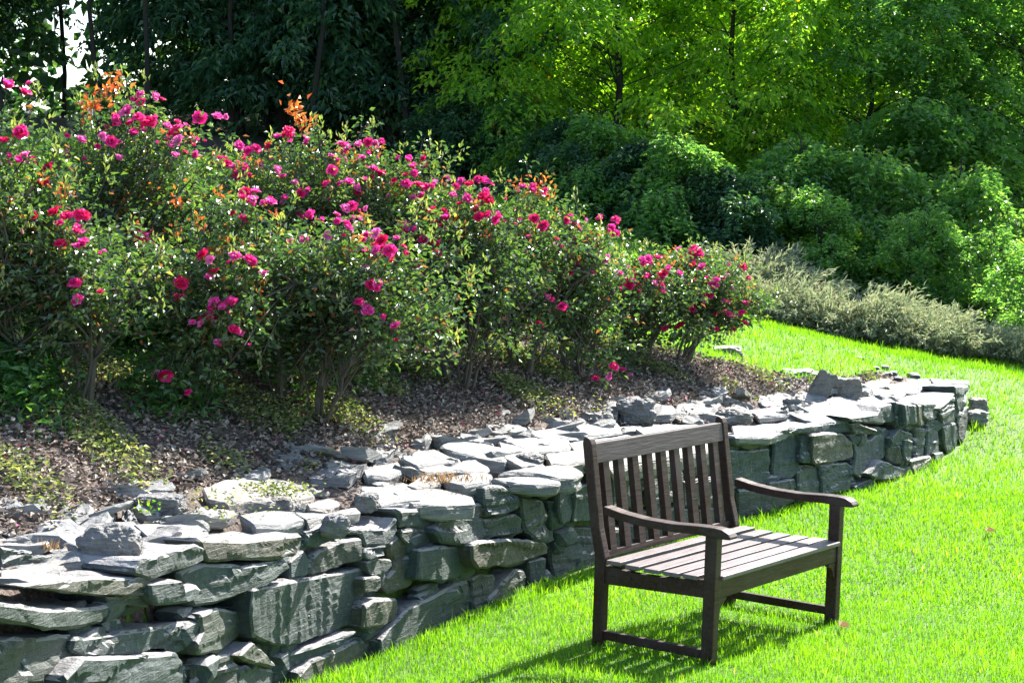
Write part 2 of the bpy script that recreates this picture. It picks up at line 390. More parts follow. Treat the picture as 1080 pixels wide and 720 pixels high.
for y0 in (0, BW-.05):
    bm_obj('front_leg', box_bm((BD-.058, y0, -.05), (BD, y0+.05, .592), .004), M['wood'], bench)
    bm_obj('side_rail', prof_bm([(.05, .30), (BD-.055, .315), (BD-.055, .395), (.35, .375), (.2, .372), (.05, .385)], y0+.008, y0+.042, .002), M['wood'], bench)
    bm_obj('side_stretcher', box_bm((.05, y0+.012, .045), (BD-.055, y0+.040, .085), .002), M['wood'], bench)
bm_obj('front_apron', box_bm((BD-.034, .048, .312), (BD-.008, BW-.048, .402), .003), M['wood'], bench)
bm_obj('back_apron', box_bm((.012, .046, .312), (.036, BW-.046, .385), .003), M['wood'], bench)
bm_obj('center_rail', box_bm((.04, BW/2-.015, .32), (BD-.036, BW/2+.015, .372), .002), M['wood'], bench)
for y0, sg in ((.05, 1), (BW-.05, -1)):                    # curved brackets under the apron
    bm = bmesh.new(); q = [(0, 0), (.075, 0), (.072, -.012), (.045, -.022), (.028, -.04), (.018, -.07), (0, -.085)]
    vs = [bm.verts.new((BD-.032, y0+sg*a, .311+b_)) for a, b_ in q]; f_ = bm.faces.new(vs)
    r_ = bmesh.ops.extrude_face_region(bm, geom=[f_])
    for e in r_['geom']:
        if isinstance(e, bmesh.types.BMVert): e.co.x += .022
    bm_obj('bracket', bm, M['wood'], bench)
ns = 6; gw = .025; x0 = .066; x1 = BD+.012; sw = (x1-x0-gw*(ns-1))/ns
for i in range(ns):                                      # seat slats, dished, the front one in line with the apron
    a = x0+i*(sw+gw); c_ = a+sw/2; t_ = (c_-.30)/.3
    z_ = .379+.024*max(-.3, t_*abs(t_))+.004
    z_ = {0: .394, 1: .388, 2: .386, 3: .387, 4: .390, 5: .395}[i]
    bm = box_bm((a, -.004 if i < 5 else .002, z_), (a+sw, BW+.004 if i < 5 else BW-.002, z_+.019), .003)
    if i == 5:
        bm.free(); bm = box_bm((a, .051, z_), (a+sw, BW-.051, z_+.019), .004)
    o_ = bm_obj('seat_slat', bm, M['wood_top'], bench)
rail_t, rail_b = .925, .835
def rail_bm(w0, w1, th, off=.03):
    return prof_bm([(lean(w0)+off, w0), (lean(w0)+off+th, w0), (lean(w1)+off+th, w1), (lean(w1)+off, w1)], .044, BW-.044, .004)
bm_obj('top_rail', rail_bm(rail_b, rail_t, .034, .028), M['wood_mid'], bench)
bm_obj('lower_rail', rail_bm(.408, .440, .028, .030), M['wood'], bench)
for i in range(9):
    yc = .045+(BW-.09)*(i+.62)/9.24
    bm = prof_bm([(lean(.43)+.026, .43), (lean(.43)+.058, .43), (lean(.84)+.058, .84), (lean(.84)+.026, .84)], yc-.026, yc+.026, .002)
    bm_obj('back_slat', bm, M['wood'], bench)

# ------------------------------------------------------------------ dry stone wall
def wall_hit(px, py):
    d = ray(px, py); best = None
    for i in range(len(PATH)-1):
        a, b_ = PATH[i], PATH[i+1]; e = b_-a
        den = d[0]*(-e[1])+d[1]*e[0]
        if abs(den) < 1e-9: continue
        t = (a[0]*(-e[1])+a[1]*e[0])/den; u_ = (d[0]*a[1]-d[1]*a[0])/den*-1
        q_ = d[:2]*t; u_ = ((q_-a)@e)/(e@e)
        if t > 0 and (-.0 <= u_ <= 1.0 or (i == 0 and u_ < 0)):
            if best is None or t < best[0]: best = (t, i)
    if best is None:                                        # just right of the end: use the depth of the last point
        t = PATH[-2][1]/d[1]; i = len(PATH)-2
    else: t, i = best
    e = PATH[min(i+1, len(PATH)-1)]-PATH[i]
    if i >= len(PATH)-4: e = PATH[-5]-PATH[-7]
    nrm = np.array([e[1], -e[0], 0])/np.hypot(*e)
    return CO+d*t, nrm
def rough_stone(bm, amp, seed, edge=.03, lay=None):
    bmesh.ops.recalc_face_normals(bm, faces=bm.faces)
    for _ in range(6):
        es = [e for e in bm.edges if e.calc_length() > edge]
        if not es: break
        bmesh.ops.subdivide_edges(bm, edges=es, cuts=1, use_grid_fill=False)
        bmesh.ops.triangulate(bm, faces=bm.faces)
    bm.normal_update(); rq = random.Random(seed*5)
    off = Vector((seed*3.1, seed*1.7, seed*.9)); disp = []
    # bedding planes: mostly level, in some stones tipped or on edge
    ax = Vector((rq.gauss(0, .12), rq.gauss(0, .12), 1)) if rq.random() < .72 or lay == 'flat' else Vector((rq.gauss(.7, .2), rq.gauss(.5, .2), rq.uniform(.1, .5)))
    ax.normalize(); fr = rq.uniform(22, 42)
    for v_ in bm.verts:
        q = v_.co; L_ = q.dot(ax)
        a = noise.fractal(q*6+off, .9, 2.2, 4)
        w_ = L_*fr+noise.noise(q*3+off)*1.2
        k0 = math.floor(w_); st = noise.noise(Vector((k0*7.3, seed*1.3, noise.noise(q*2.2+off*.3)*1.3)))
        chip = max(0, noise.noise(q*9+off*2)-.25)
        side = 1-abs(v_.normal.dot(ax))**2
        disp.append(v_.normal*(amp*(a*.8-chip*1.6)+(.017 if abs(ax.z) > .8 else .009)*st*side))
    for v_, d in zip(bm.verts, disp): v_.co += d
SEED = [0]
def face_stone(poly, depth=.28, out=None, tiltz=None, tiltx=None, amp=.012, shrink=.0):
    SEED[0] += 1; sd_ = SEED[0]; rr = random.Random(sd_*13)
    P = []; N = []
    for px, py in poly:
        q, nn = wall_hit(px, py); P.append(q); N.append(nn)
    P = np.array(P); cen = P.mean(0); nn = unit(np.mean(N, axis=0)); tg = np.array([-nn[1], nn[0], 0])
    out = rr.uniform(-.025, .05) if out is None else out
    tz = rr.uniform(-.16, .20) if tiltz is None else tiltz; tx = rr.uniform(-.12, .10) if tiltx is None else tiltx
    fr = []
    for q in P:
        r_ = q-cen; a = r_@tg; h = r_[2]
        # slight slope of the face; keeps its place in the wall
        o_ = out+a*tz+h*tx
        o_ = max(-.08, min(.12, o_))
        dirv = unit(CO-q)                                 # move along the line of sight so courses stay where they are
        k = o_/max(.25, dirv@nn)
        k = max(-.12, min(.16, k))
        fr.append(cen+(r_)*(1-shrink)+dirv*k)
    fr = np.array(fr)
    bk = [q-nn*(depth+rr.uniform(-.03, .03))+(cen-q)*.10 for q in fr]
    bm = bmesh.new(); a = [bm.verts.new(q-cen) for q in fr]; b_ = [bm.verts.new(q-cen) for q in bk]
    n_ = len(a); bm.faces.new(a); bm.faces.new(b_[::-1])
    for i in range(n_): bm.faces.new((a[i], b_[i], b_[(i+1) % n_], a[(i+1) % n_]))
    bmesh.ops.recalc_face_normals(bm, faces=bm.faces)
    sz = math.sqrt(max(1e-4, np.ptp(fr[:, 2])*np.linalg.norm(np.ptp(fr[:, :2], axis=0))))
    bevw = min(.012, sz*.05)
    bmesh.ops.bevel(bm, geom=list(bm.edges), offset=bevw, segments=1, affect='EDGES', clamp_overlap=True)
    bmesh.ops.triangulate(bm, faces=bm.faces)
    rough_stone(bm, amp, sd_, .026 if sz < .3 else .034)
    return bm, cen
def cap_hit(px, py, lift=.0):
    d = ray(px, py); t = 5.0
    for _ in range(80):
        q = CO+d*t; dd, ss = sdist(q[0:1], q[1:2])
        h = float(Uf(q[0], q[1]))+lift
        t += (q[2]-h)/max(-d[2], .03)*.5
    return CO+d*t
def cap_stone(poly, th=.06, lift=.03, amp=.0075, tilt=None):
    SEED[0] += 1; sd_ = SEED[0]; rr = random.Random(sd_*17)
    P = np.array([cap_hit(px, py, lift) for px, py in poly]); cen = P.mean(0)
    bm = bmesh.new()
    sc = 1.0
    a = [bm.verts.new((q-cen)*1.05+np.array([0, 0, rr.uniform(-.008, .008)])) for q in P]
    b_ = [bm.verts.new((q-cen)*.94-np.array([0, 0, th])) for q in P]
    n_ = len(a); bm.faces.new(a[::-1]); bm.faces.new(b_)
    for i in range(n_): bm.faces.new((a[i], b_[i], b_[(i+1) % n_], a[(i+1) % n_]))
    bmesh.ops.recalc_face_normals(bm, faces=bm.faces)
    bmesh.ops.bevel(bm, geom=list(bm.edges), offset=min(.012, th*.25), segments=1, affect='EDGES', clamp_overlap=True)
    bmesh.ops.triangulate(bm, faces=bm.faces)
    rough_stone(bm, amp, sd_, .035, 'flat')
    return bm, cen
def put_stone(bc, m_, parent, name='stone'):
    bm, cen = bc; o_ = bm_obj(name, bm, m_, None); o_.location = cen
    o_.parent = parent; return o_
wc = PATH[8]
wall = empty('dry_stone_wall', (0, 0, 0), 'low curving dry stone retaining wall of rough grey green slabs behind the bench', 'wall')
FACE = [
 [(0,576),(58,587),(45,592),(0,596)], [(18,617),(92,610),(158,609),(159,627),(110,629),(60,623),(22,621)], [(112,629),(158,627),(158,640),(117,641)],
 [(-40,630),(0,634),(50,642),(107,639),(117,636),(116,650),(107,659),(60,664),(50,664),(0,656),(-40,652)],
 [(-50,670),(0,672),(30,673),(70,669),(80,668),(78,690),(60,720),(50,770),(-50,780)], [(87,693),(125,692),(190,687),(198,705),(198,765),(60,790),(68,715)],
 [(78,672),(100,670),(185,658),(212,653),(213,668),(205,676),(150,690),(90,694),(75,688)],
 [(158,615),(195,611),(200,635),(165,637),(159,628)], [(212,648),(230,640),(256,645),(259,668),(235,687),(209,693),(208,678),(215,665)],
 [(142,600),(150,590),(175,585),(205,574),(216,577),(217,592),(185,604),(160,611),(142,606)],
 [(208,568),(257,570),(318,563),(320,570),(313,586),(262,592),(220,593),(216,585)],
 [(186,606),(215,594),(260,596),(306,590),(308,600),(285,616),(245,632),(205,640),(198,622)], [(256,640),(266,645),(264,665),(258,668)],
 [(267,620),(330,608),(385,598),(388,605),(383,640),(380,655),(350,668),(310,680),(290,682),(268,672),(265,650)],
 [(252,692),(266,676),(280,685),(292,700),(290,705),(262,698)], [(203,700),(248,686),(250,720),(248,760),(203,775)], [(252,700),(290,706),(285,750),(252,765)],
 [(292,700),(300,690),(350,675),(380,665),(360,683),(325,700),(310,720),(290,745),(285,740)], [(315,712),(330,696),(358,684),(395,665),(401,670),(400,700),(360,720),(315,735)],
 [(322,562),(330,560),(361,550),(362,566),(335,579),(322,575)], [(337,580),(360,570),(383,566),(384,580),(382,592),(355,601),(330,608),(322,606),(328,590)],
 [(306,592),(320,580),(326,590),(324,606),(306,610)], [(367,556),(409,557),(420,545),(421,560),(412,575),(386,576),(382,565),(368,563)],
 [(384,577),(408,575),(406,586),(390,590),(385,588)], [(388,592),(400,587),(413,590),(414,597),(405,607),(392,608),(387,598)],
 [(410,572),(422,563),(440,567),(442,580),(436,616),(410,627),(402,618),(416,600),(417,592),(409,583)], [(384,610),(402,608),(403,618),(398,624),(385,625)],
 [(385,640),(394,632),(420,630),(421,640),(417,658),(382,664),(384,650)], [(402,675),(415,658),(432,640),(455,630),(480,616),(498,608),(505,625),(498,655),(480,668),(440,684),(402,702)],
 [(443,578),(470,576),(496,574),(497,600),(485,610),(455,614),(440,612)], [(418,538),(440,537),(462,531),(467,536),(460,556),(447,557),(421,556),(422,545)],
 [(424,558),(458,558),(455,570),(450,576),(430,574),(424,568)], [(466,548),(490,545),(517,547),(512,565),(505,571),(485,575),(467,574),(460,560)],
 [(465,532),(498,531),(512,530),(526,543),(513,546),(467,544)], [(511,512),(530,512),(547,522),(549,535),(535,542),(515,545),(511,530)],
 [(535,512),(550,508),(562,515),(567,523),(560,525),(545,520)], [(563,513),(588,512),(588,522),(577,526),(566,522)],
 [(550,525),(572,526),(578,540),(580,570),(570,572),(555,560),(551,545)], [(510,549),(545,542),(553,548),(552,563),(530,566),(511,567)],
 [(498,573),(511,570),(545,568),(578,572),(580,585),(560,590),(535,598),(505,600),(498,590)], [(515,632),(530,615),(545,600),(555,600),(557,615),(552,632),(530,640),(515,645)],
 [(498,610),(510,604),(524,606),(520,620),(508,640),(500,645)], [(557,592),(576,588),(576,610),(558,620)], [(590,515),(610,513),(606,535),(602,550),(594,555),(590,540)],
 [(580,560),(598,553),(640,556),(660,556),(662,588),(640,594),(585,610),(580,590)], [(607,513),(643,505),(645,548),(605,552)], [(578,528),(589,528),(593,556),(582,562)],
 [(645,493),(680,488),(684,510),(682,535),(648,538)], [(684,487),(720,480),(722,505),(716,530),(686,533)], [(722,480),(760,474),(762,500),(724,505)], [(722,508),(762,502),(765,530),(722,535)],
 [(664,540),(700,536),(702,560),(700,575),(664,588)], [(703,535),(735,536),(735,562),(704,575)], [(737,537),(772,533),(777,552),(738,562)],
 [(775,460),(798,459),(812,463),(810,470),(795,475),(776,470)], [(812,460),(825,452),(868,447),(869,454),(862,457),(830,458),(818,465)],
 [(767,474),(795,475),(813,472),(814,500),(811,512),(768,508)], [(817,467),(830,459),(842,460),(843,480),(842,500),(835,505),(816,506),(815,490)], [(812,509),(838,505),(840,515),(812,518)],
 [(778,516),(812,518),(840,516),(838,530),(815,540),(778,547)], [(845,459),(857,458),(856,487),(845,488)],
 [(858,458),(872,456),(890,457),(898,465),(902,475),(900,482),(890,487),(860,490),(857,480)], [(842,490),(862,491),(865,525),(842,530)], [(865,490),(895,487),(900,492),(898,517),(868,524)],
 [(870,447),(895,445),(898,455),(870,457)], [(895,440),(925,436),(929,428),(945,424),(944,445),(930,447),(900,446)], [(945,424),(951,426),(952,445),(947,450),(944,440)],
 [(898,447),(905,445),(925,454),(922,457),(903,459)], [(901,466),(920,463),(935,450),(941,462),(935,480),(925,490),(908,505),(900,500),(903,480)],
 [(902,512),(920,504),(925,508),(923,516),(903,522)], [(916,500),(930,485),(955,494),(950,503),(940,506),(925,506)], [(936,470),(950,470),(955,490),(942,488),(935,484)],
 [(941,462),(950,452),(955,455),(962,457),(963,463),(955,470),(945,470)], [(930,507),(955,495),(962,490),(965,500),(950,508)], [(955,463),(963,465),(960,487),(957,492),(952,475)],
 [(953,425),(967,427),(968,447),(955,450)], [(968,427),(973,426),(975,450),(970,449)], [(974,425),(986,424),(990,430),(989,442),(980,444),(975,440)],
 [(966,452),(977,451),(975,470),(972,480),(965,483)], [(978,447),(990,446),(990,478),(978,482)], [(990,431),(1008,414),(1008,428),(995,435)], [(992,436),(1007,429),(1007,445),(996,449)],
 [(995,450),(1008,445),(1012,460),(1009,472),(1000,480),(996,465)], [(960,485),(983,480),(985,491),(965,501)], [(986,478),(996,476),(995,487),(987,491)],
 [(996,482),(1010,472),(1011,475),(999,485)], [(1010,445),(1021,430),(1022,452),(1016,468),(1011,460)], [(1008,407),(1022,406),(1020,428),(1010,436)],
]
CAPS = [
 ([(2,567),(60,557),(105,549),(140,548),(150,560),(130,575),(80,576),(62,568),(38,566)], .12), ([(0,598),(60,590),(91,586),(93,589),(62,598),(40,603),(0,607)], .05),
 ([(62,603),(80,600),(125,601),(133,606),(130,609),(95,609),(60,610)], .06), ([(195,540),(230,537),(250,540),(235,546),(200,547)], .05),
 ([(140,553),(205,551),(222,560),(206,568),(165,572)], .08), ([(215,515),(235,506),(262,503),(290,505),(320,512),(330,525),(300,532),(270,528),(240,530),(220,525)], .10),
 ([(252,542),(280,538),(310,540),(322,548),(300,553),(268,555)], .08), ([(322,530),(345,526),(358,530),(350,537),(325,536)], .05), ([(310,541),(345,540),(374,532),(380,540),(345,543),(325,550)], .05),
 ([(382,494),(420,486),(426,496),(410,502),(385,500)], .06), ([(425,485),(440,473),(458,475),(485,486),(470,490),(440,492)], .08), ([(466,470),(475,464),(500,465),(530,470),(545,480),(530,486),(505,480),(470,474)], .10),
 ([(440,494),(470,489),(500,485),(515,492),(510,498),(480,496),(450,499)], .07), ([(465,502),(500,497),(520,499),(515,508),(490,513),(470,508)], .06), ([(428,510),(445,500),(460,501),(466,509),(440,515)], .05),
 ([(380,513),(410,512),(435,520),(445,528),(400,530),(380,522)], .07), ([(415,520),(430,515),(455,513),(498,524),(502,531),(470,533),(435,530)], .08),
 ([(525,465),(545,470),(560,476),(575,490),(550,492),(532,483)], .07), ([(530,465),(560,460),(600,462),(605,470),(590,476),(560,474)], .06), ([(560,455),(600,448),(650,446),(655,455),(610,462),(570,462)], .08),
 ([(525,498),(560,491),(600,491),(615,499),(605,504),(590,503),(560,499)], .09), ([(517,504),(545,501),(575,504),(592,507),(590,511),(565,511),(535,508)], .06), ([(575,478),(610,474),(622,486),(600,491),(580,489)], .07),
 ([(600,466),(660,458),(690,466),(655,482),(618,488)], .08), ([(670,452),(700,446),(745,447),(755,454),(720,462),(690,463)], .06), ([(640,488),(690,474),(740,464),(765,462),(765,472),(700,484),(645,494)], .09),
 ([(772,449),(815,447),(835,449),(830,454),(812,460),(775,459)], .06), ([(790,432),(820,428),(845,430),(838,436),(800,440)], .05), ([(812,452),(840,447),(865,443),(868,448),(830,453)], .05),
 ([(832,435),(850,427),(880,420),(905,418),(935,420),(945,424),(930,430),(905,434),(897,442),(870,446),(850,443)], .08),
 ([(945,424),(955,418),(985,413),(1007,412),(1009,416),(990,428),(970,427)], .10), ([(905,412),(925,410),(955,414),(950,420),(920,419)], .05),
 ([(905,405),(925,399),(940,400),(935,406),(915,410)], .08), ([(935,406),(960,401),(985,405),(990,410),(960,414),(940,412)], .09), ([(981,398),(1021,400),(1022,404),(985,404)], .11), ([(955,400),(979,399),(979,403),(958,404)], .09),
]
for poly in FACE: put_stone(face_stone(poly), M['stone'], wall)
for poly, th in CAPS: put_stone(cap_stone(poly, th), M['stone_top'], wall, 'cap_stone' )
# rubble packed behind and between the face stones: beyond count
bm_all = Acc()
for i in range(520):
    s_ = random.uniform(0, WALL_LEN); k = int(np.searchsorted(cum, s_)-1); k = max(0, min(k, len(PATH)-2))
    a, b_ = PATH[k], PATH[k+1]; t = (s_-cum[k])/(cum[k+1]-cum[k]); q = a+(b_-a)*t; e = (b_-a)/np.hypot(*(b_-a)); nb = np.array([-e[1], e[0]])
    if i < 380: dpt = random.uniform(.05, .12); top = False
    else: dpt = random.uniform(.25, .8); top = True
    x, y = q+nb*dpt; lo = float(Lf(x, y)); hi = float(Uf(x, y))
    z = hi-.02 if top else random.uniform(lo, hi-.06)
    bmr = bmesh.new(); bmesh.ops.create_icosphere(bmr, subdivisions=2, radius=1)
    sx, sy, sz_ = random.uniform(.06, .15), random.uniform(.05, .09), random.uniform(.03, .07)
    if top: sx *= .55; sy *= .7; sz_ *= .5
    of = Vector((i*1.3, 0, 0)); ang = math.atan2(e[1], e[0])+random.uniform(-.3, .3)
    V = []
    for v_ in bmr.verts:
        c_ = Vector([max(-.72, min(.72, u_)) for u_ in v_.co]); c_ *= 1+.25*noise.noise(c_*2+of)
        p_ = Vector((c_.x*sx, c_.y*sy, c_.z*sz_)); p_ = Matrix.Rotation(ang, 3, 'Z')@p_; V.append((p_.x+x, p_.y+y, p_.z+z))
    T = np.array([[v_.index for v_ in f_.verts] for f_ in bmr.faces]); bmr.free()
    bm_all.add(np.array(V), T=T)
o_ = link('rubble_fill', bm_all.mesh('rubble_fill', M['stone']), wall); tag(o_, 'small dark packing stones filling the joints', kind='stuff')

flat = Acc()
for i in range(170):
    s_ = random.uniform(.5, WALL_LEN-2.2); k = max(0, min(int(np.searchsorted(cum, s_)-1), len(PATH)-2))
    a, b_ = PATH[k], PATH[k+1]; t = (s_-cum[k])/(cum[k+1]-cum[k]); e = (b_-a)/np.hypot(*(b_-a)); nb = np.array([-e[1], e[0]])
    x, y = a+(b_-a)*t+nb*random.uniform(.25, .8); bmr = bmesh.new(); bmesh.ops.create_icosphere(bmr, subdivisions=3, radius=1)
    sx = random.uniform(.05, .19); sy = sx*random.uniform(.4, .8); sz_ = random.uniform(.014, .034); of = Vector((i*2.3, i, 0)); ang = math.atan2(e[1], e[0])+random.gauss(0, .5)
    cut = [(math.cos(u_), math.sin(u_), random.uniform(.55, .8)) for u_ in [2*math.pi*(q_+random.uniform(-.3, .3))/6 for q_ in range(5)]]
    z = float(Uf(x, y))-.008; tl = (random.gauss(0, .2), random.gauss(0, .2)); V = []
    for v_ in bmr.verts:
        c_ = v_.co.copy()
        for cx_, cy_, cd in cut:
            dd = c_.x*cx_+c_.y*cy_
            if dd > cd: c_ -= Vector((cx_, cy_, 0))*(dd-cd)
        c_.z = max(-.5, min(.45, c_.z))+.45*noise.noise(c_*1.8+of)+.2*noise.noise(c_*5+of); p_ = Matrix.Rotation(ang, 3, 'Z')@Vector((c_.x*sx*1.3, c_.y*sy*1.3, c_.z*sz_*1.8+c_.x*sx*tl[0]+c_.y*sy*tl[1])); V.append((p_.x+x, p_.y+y, p_.z+z))
    T = np.array([[v_.index for v_ in f_.verts] for f_ in bmr.faces]); bmr.free(); flat.add(np.array(V), T=T)
o_ = link('flat_rubble', flat.mesh('flat_rubble', M['stone_top']), wall); tag(o_, 'small pale flat stones bedded behind the cap slabs', kind='stuff')

# loose stones lying on and near the wall
def boulder(px, py, w_px, h_px, label, name='boulder', flat=.8, seed=1, m_='boulder', box=.8, rz=0, tilt=0):
    q = cap_hit(px, py); y = q[1]; k = math.hypot(q[0], y)/F
    rx = w_px*k/2; rz_ = h_px*k/2; bm = bmesh.new(); bmesh.ops.create_icosphere(bm, subdivisions=5, radius=1)
    of = Vector((seed*7.7, seed*2.3, seed))
    for v_ in bm.verts:
        c_ = v_.co.copy(); c_ = Vector([max(-box, min(box, u_))/box for u_ in c_])
        c_ *= 1+.20*noise.noise(c_*1.3+of)+.10*noise.fractal(c_*3.5+of, .7, 2.1, 4)
        c_ = Vector((c_.x*rx*.96, c_.y*rx*flat, c_.z*rz_)); c_.rotate(Matrix.Rotation(tilt, 3, 'Y')); c_.rotate(Matrix.Rotation(rz, 3, 'Z')); v_.co = c_
    o_ = bm_obj(name, bm, M[m_], None); o_.location = (q[0], q[1]+rx*flat*.6, q[2]+rz_*.75)
    tag(o_, label, 'stone', 'loose stones lying on the wall'); return o_
boulder(115, 601, 66, 50, 'dark grey rounded boulder sitting among the pale slabs at the left end of the wall', seed=2, flat=.7, box=.88)
boulder(672, 446, 40, 28, 'rounded brown grey boulder sitting just above the top rail of the bench', seed=3, box=.8)
boulder(774, 447, 42, 18, 'low dark lumpy stone lying behind the right back post of the bench', seed=5, box=.9)
boulder(889, 420, 36, 23, 'reddish brown block resting on the wide flat cap near the far end of the wall', seed=6, box=.62)
boulder(867, 421, 20, 33, 'leaning blue grey splinter of stone beside the reddish brown block', name='leaning_stone', seed=7, box=.6, flat=.5, tilt=.45)
boulder(296, 538, 20, 13, 'small dark stone lying on pale slabs by a tuft of weeds', name='small_stone', seed=8, box=.7)
boulder(386, 538, 24, 19, 'small dark pointed stone on the pale cap slabs near the middle of the wall', name='small_stone', seed=9, box=.75)
boulder(353, 564, 30, 22, 'brown rounded stone wedged between two cap slabs', name='wedged_stone', seed=11, box=.85)
boulder(168, 540, 48, 19, 'pale wedge shaped stone with brown front on soil beside a bright weed', name='wedge_stone', seed=12, box=.7)
boulder(558, 491, 32, 14, 'small rounded grey stone among the cap slabs left of the bench back', name='small_stone', seed=13, box=.85)
def lawn_stone(px, py, w_px, label, seed, h=.05, name='flat_stone', lift=.0):
    q = hit_surf(px, py, lambda a, b_: Hgt(np.array([a]), np.array([b_]))[0]); rx = w_px*q[1]/F/2
    bm = bmesh.new(); bmesh.ops.create_icosphere(bm, subdivisions=4, radius=1)
    for v_ in bm.verts:
        c_ = Vector([max(-.7, min(.7, u_))/.7 for u_ in v_.co]); c_ *= 1+.22*noise.fractal(c_*1.6+Vector((seed*4, 0, 0)), .8, 2, 4)
        v_.co = Vector((c_.x*rx, c_.y*rx*1.1, c_.z*h))
    o_ = bm_obj(name, bm, M['stone_top'], None); o_.location = q+np.array([0, 0, lift]); tag(o_, label, 'stone', 'flat stones set in the lawn')
lawn_stone(765, 371, 30, 'pale flat stone sunk in the upper lawn right of the last rose bush', 1, .04)
lawn_stone(845, 396, 36, 'pale flat stone sunk in the upper lawn just behind the far end of the wall', 2, .04)
lawn_stone(1030, 440, 20, 'pale low stone lying in the grass at the foot of the wall end', 3, .05)
lawn_stone(1031, 433, 17, 'dark block stone lying against the far end of the wall', 4, .06, 'end_stone', .04)

# ------------------------------------------------------------------ lawn grass: beyond count, one object
def grass_field():
    acc = Acc()
    def region(y0, y1, dens, hgt, wdt, far_=False):
        nx_ = 0
        n = int((y1-y0)*( (y0+y1)/2*.60+3.0)*dens)
        y = rng.uniform(y0, y1, n); hw = y*.285+1.6
        x = rng.uniform(-1, 1, n)*hw
        d, s_ = sdist(x, y); w_ = np.interp(s_, BED_S, BED_W)
        keep = ~woods_mask(x, y) & ~((d > -.03) & (d < w_))
        x, y = x[keep], y[keep]; z = Hgt(x, y); n = len(x)
        mic = 0
        for (a, b_, c_, am) in ((1.1, .7, .3, .015), (-.6, 1.9, 1.2, .012), (2.7, 2.1, 2, .006), (-3.1, 4.2, .5, .004)): mic = mic+am*np.sin(a*x+b_*y+c_)
        z = z+mic*np.exp(-((x-1)**2+(y-9)**2)/400)*.6-.004
        pat = .5+.5*np.sin(x*3.1+np.sin(y*2.3)*1.7)*np.sin(y*2.7+np.sin(x*1.9)*2)+.35*np.sin(x*9+y*5)*np.sin(y*11-x*4)
        h = hgt*(.45+.75*rng.random(n))*(.85+.35*pat); long_ = rng.random(n) < .03; h = np.where(long_, h*1.6, h)
        dn = np.abs(sdist(x, y)[0]); h = h*np.where(dn < .15, 1.35, 1)
        w = wdt*(.7+.6*rng.random(n)); a = rng.uniform(0, 2*np.pi, n); ln = rng.uniform(.05, .75, n)*h
        la = a+rng.normal(0, .6, n)+np.pi/2
        sx, sy = np.cos(a)*w/2, np.sin(a)*w/2; lx, ly = np.cos(la)*ln, np.sin(la)*ln
        b0 = np.stack([x-sx, y-sy, z], 1); b1 = np.stack([x+sx, y+sy, z], 1)
        tip = np.stack([x+lx, y+ly, z+h], 1); rn = np.clip(rng.beta(2.2, 2.6, n)*.85+.26*(pat-.5), 0, 1); rn = np.where(rng.random(n) < .004, 1, rn)
        if far_:
            V = np.stack([b0, b1, tip], 1).reshape(-1, 3); i = np.arange(n)[:, None]*3
            acc.add(V, T=i+np.array([[0, 1, 2]]), A=np.repeat(rn, 3))
        else:
            m0 = np.stack([x-sx*.8+lx*.35, y-sy*.8+ly*.35, z+h*.6], 1); m1 = np.stack([x+sx*.8+lx*.35, y+sy*.8+ly*.35, z+h*.6], 1)
            V = np.stack([b0, b1, m1, m0, tip], 1).reshape(-1, 3); i = np.arange(n)[:, None]*5
            acc.add(V, Q=i+np.array([[0, 1, 2, 3]]), T=i+np.array([[3, 2, 4]]), A=np.repeat(rn, 5))
    region(6.2, 9.5, 9500, .039, .0034)
    region(9.5, 13, 5200, .039, .0048)
    region(13, 17.5, 1700, .052, .0085, True)
    region(17.5, 25, 900, .055, .014, True)
    return acc
o_ = link('grass', grass_field().mesh('grass', M['grass'])); tag(o_, 'bright green mown grass covering the lawn', 'grass', kind='stuff')

# ------------------------------------------------------------------ rose bushes
def bezier(a, b_, c_, n=7):
    t = np.linspace(0, 1, n)[:, None]; return (1-t)**2*a+2*t*(1-t)*b_+t*t*c_
BLOOM_MESH = []
for k in range(6):
    acc = Acc(); r2 = np.random.default_rng(50+k)
    opn = [.95, .8, 1.05, .6, .9, .75][k]
    for ring, (cnt, ang, ln) in enumerate(((5, 1.25*opn, .040), (5, .95*opn, .037), (5, .62*opn, .031), (3, .3*opn, .022))):
        for j in range(cnt):
            th = 2*np.pi*(j/cnt)+ring*.6+r2.normal(0, .12); an = ang+r2.normal(0, .12)
            rad = np.array([np.cos(th), np.sin(th), 0]); sid = np.array([-np.sin(th), np.cos(th), 0])
            V = []
            for u_ in (0, .45, .8, 1):
                a_ = an*(.35+.75*u_); pp = rad*(np.sin(a_)*ln*u_)+np.array([0, 0, 1])*(np.cos(a_)*ln*u_)
                wv = ln*1.0*(.25, .95, .95, .45)[(0, .45, .8, 1).index(u_)]
                for q_ in (-1, 0, 1):
                    V.append(pp+sid*q_*wv*.55+rad*(-.004*abs(q_))+np.array([0, 0, .004*abs(q_)*(1-u_*.5)])+r2.normal(0, .0032, 3))
            V = np.array(V); Qd = [(i*3+j_, i*3+j_+1, i*3+j_+4, i*3+j_+3) for i in range(3) for j_ in range(2)]
            acc.add(V, Q=np.array(Qd), A=np.clip(r2.normal(.5+.20*(k-2.5), .18, len(V)), 0, 1))
    BLOOM_MESH.append(acc.mesh('bloom', M['petal'], smooth=True))
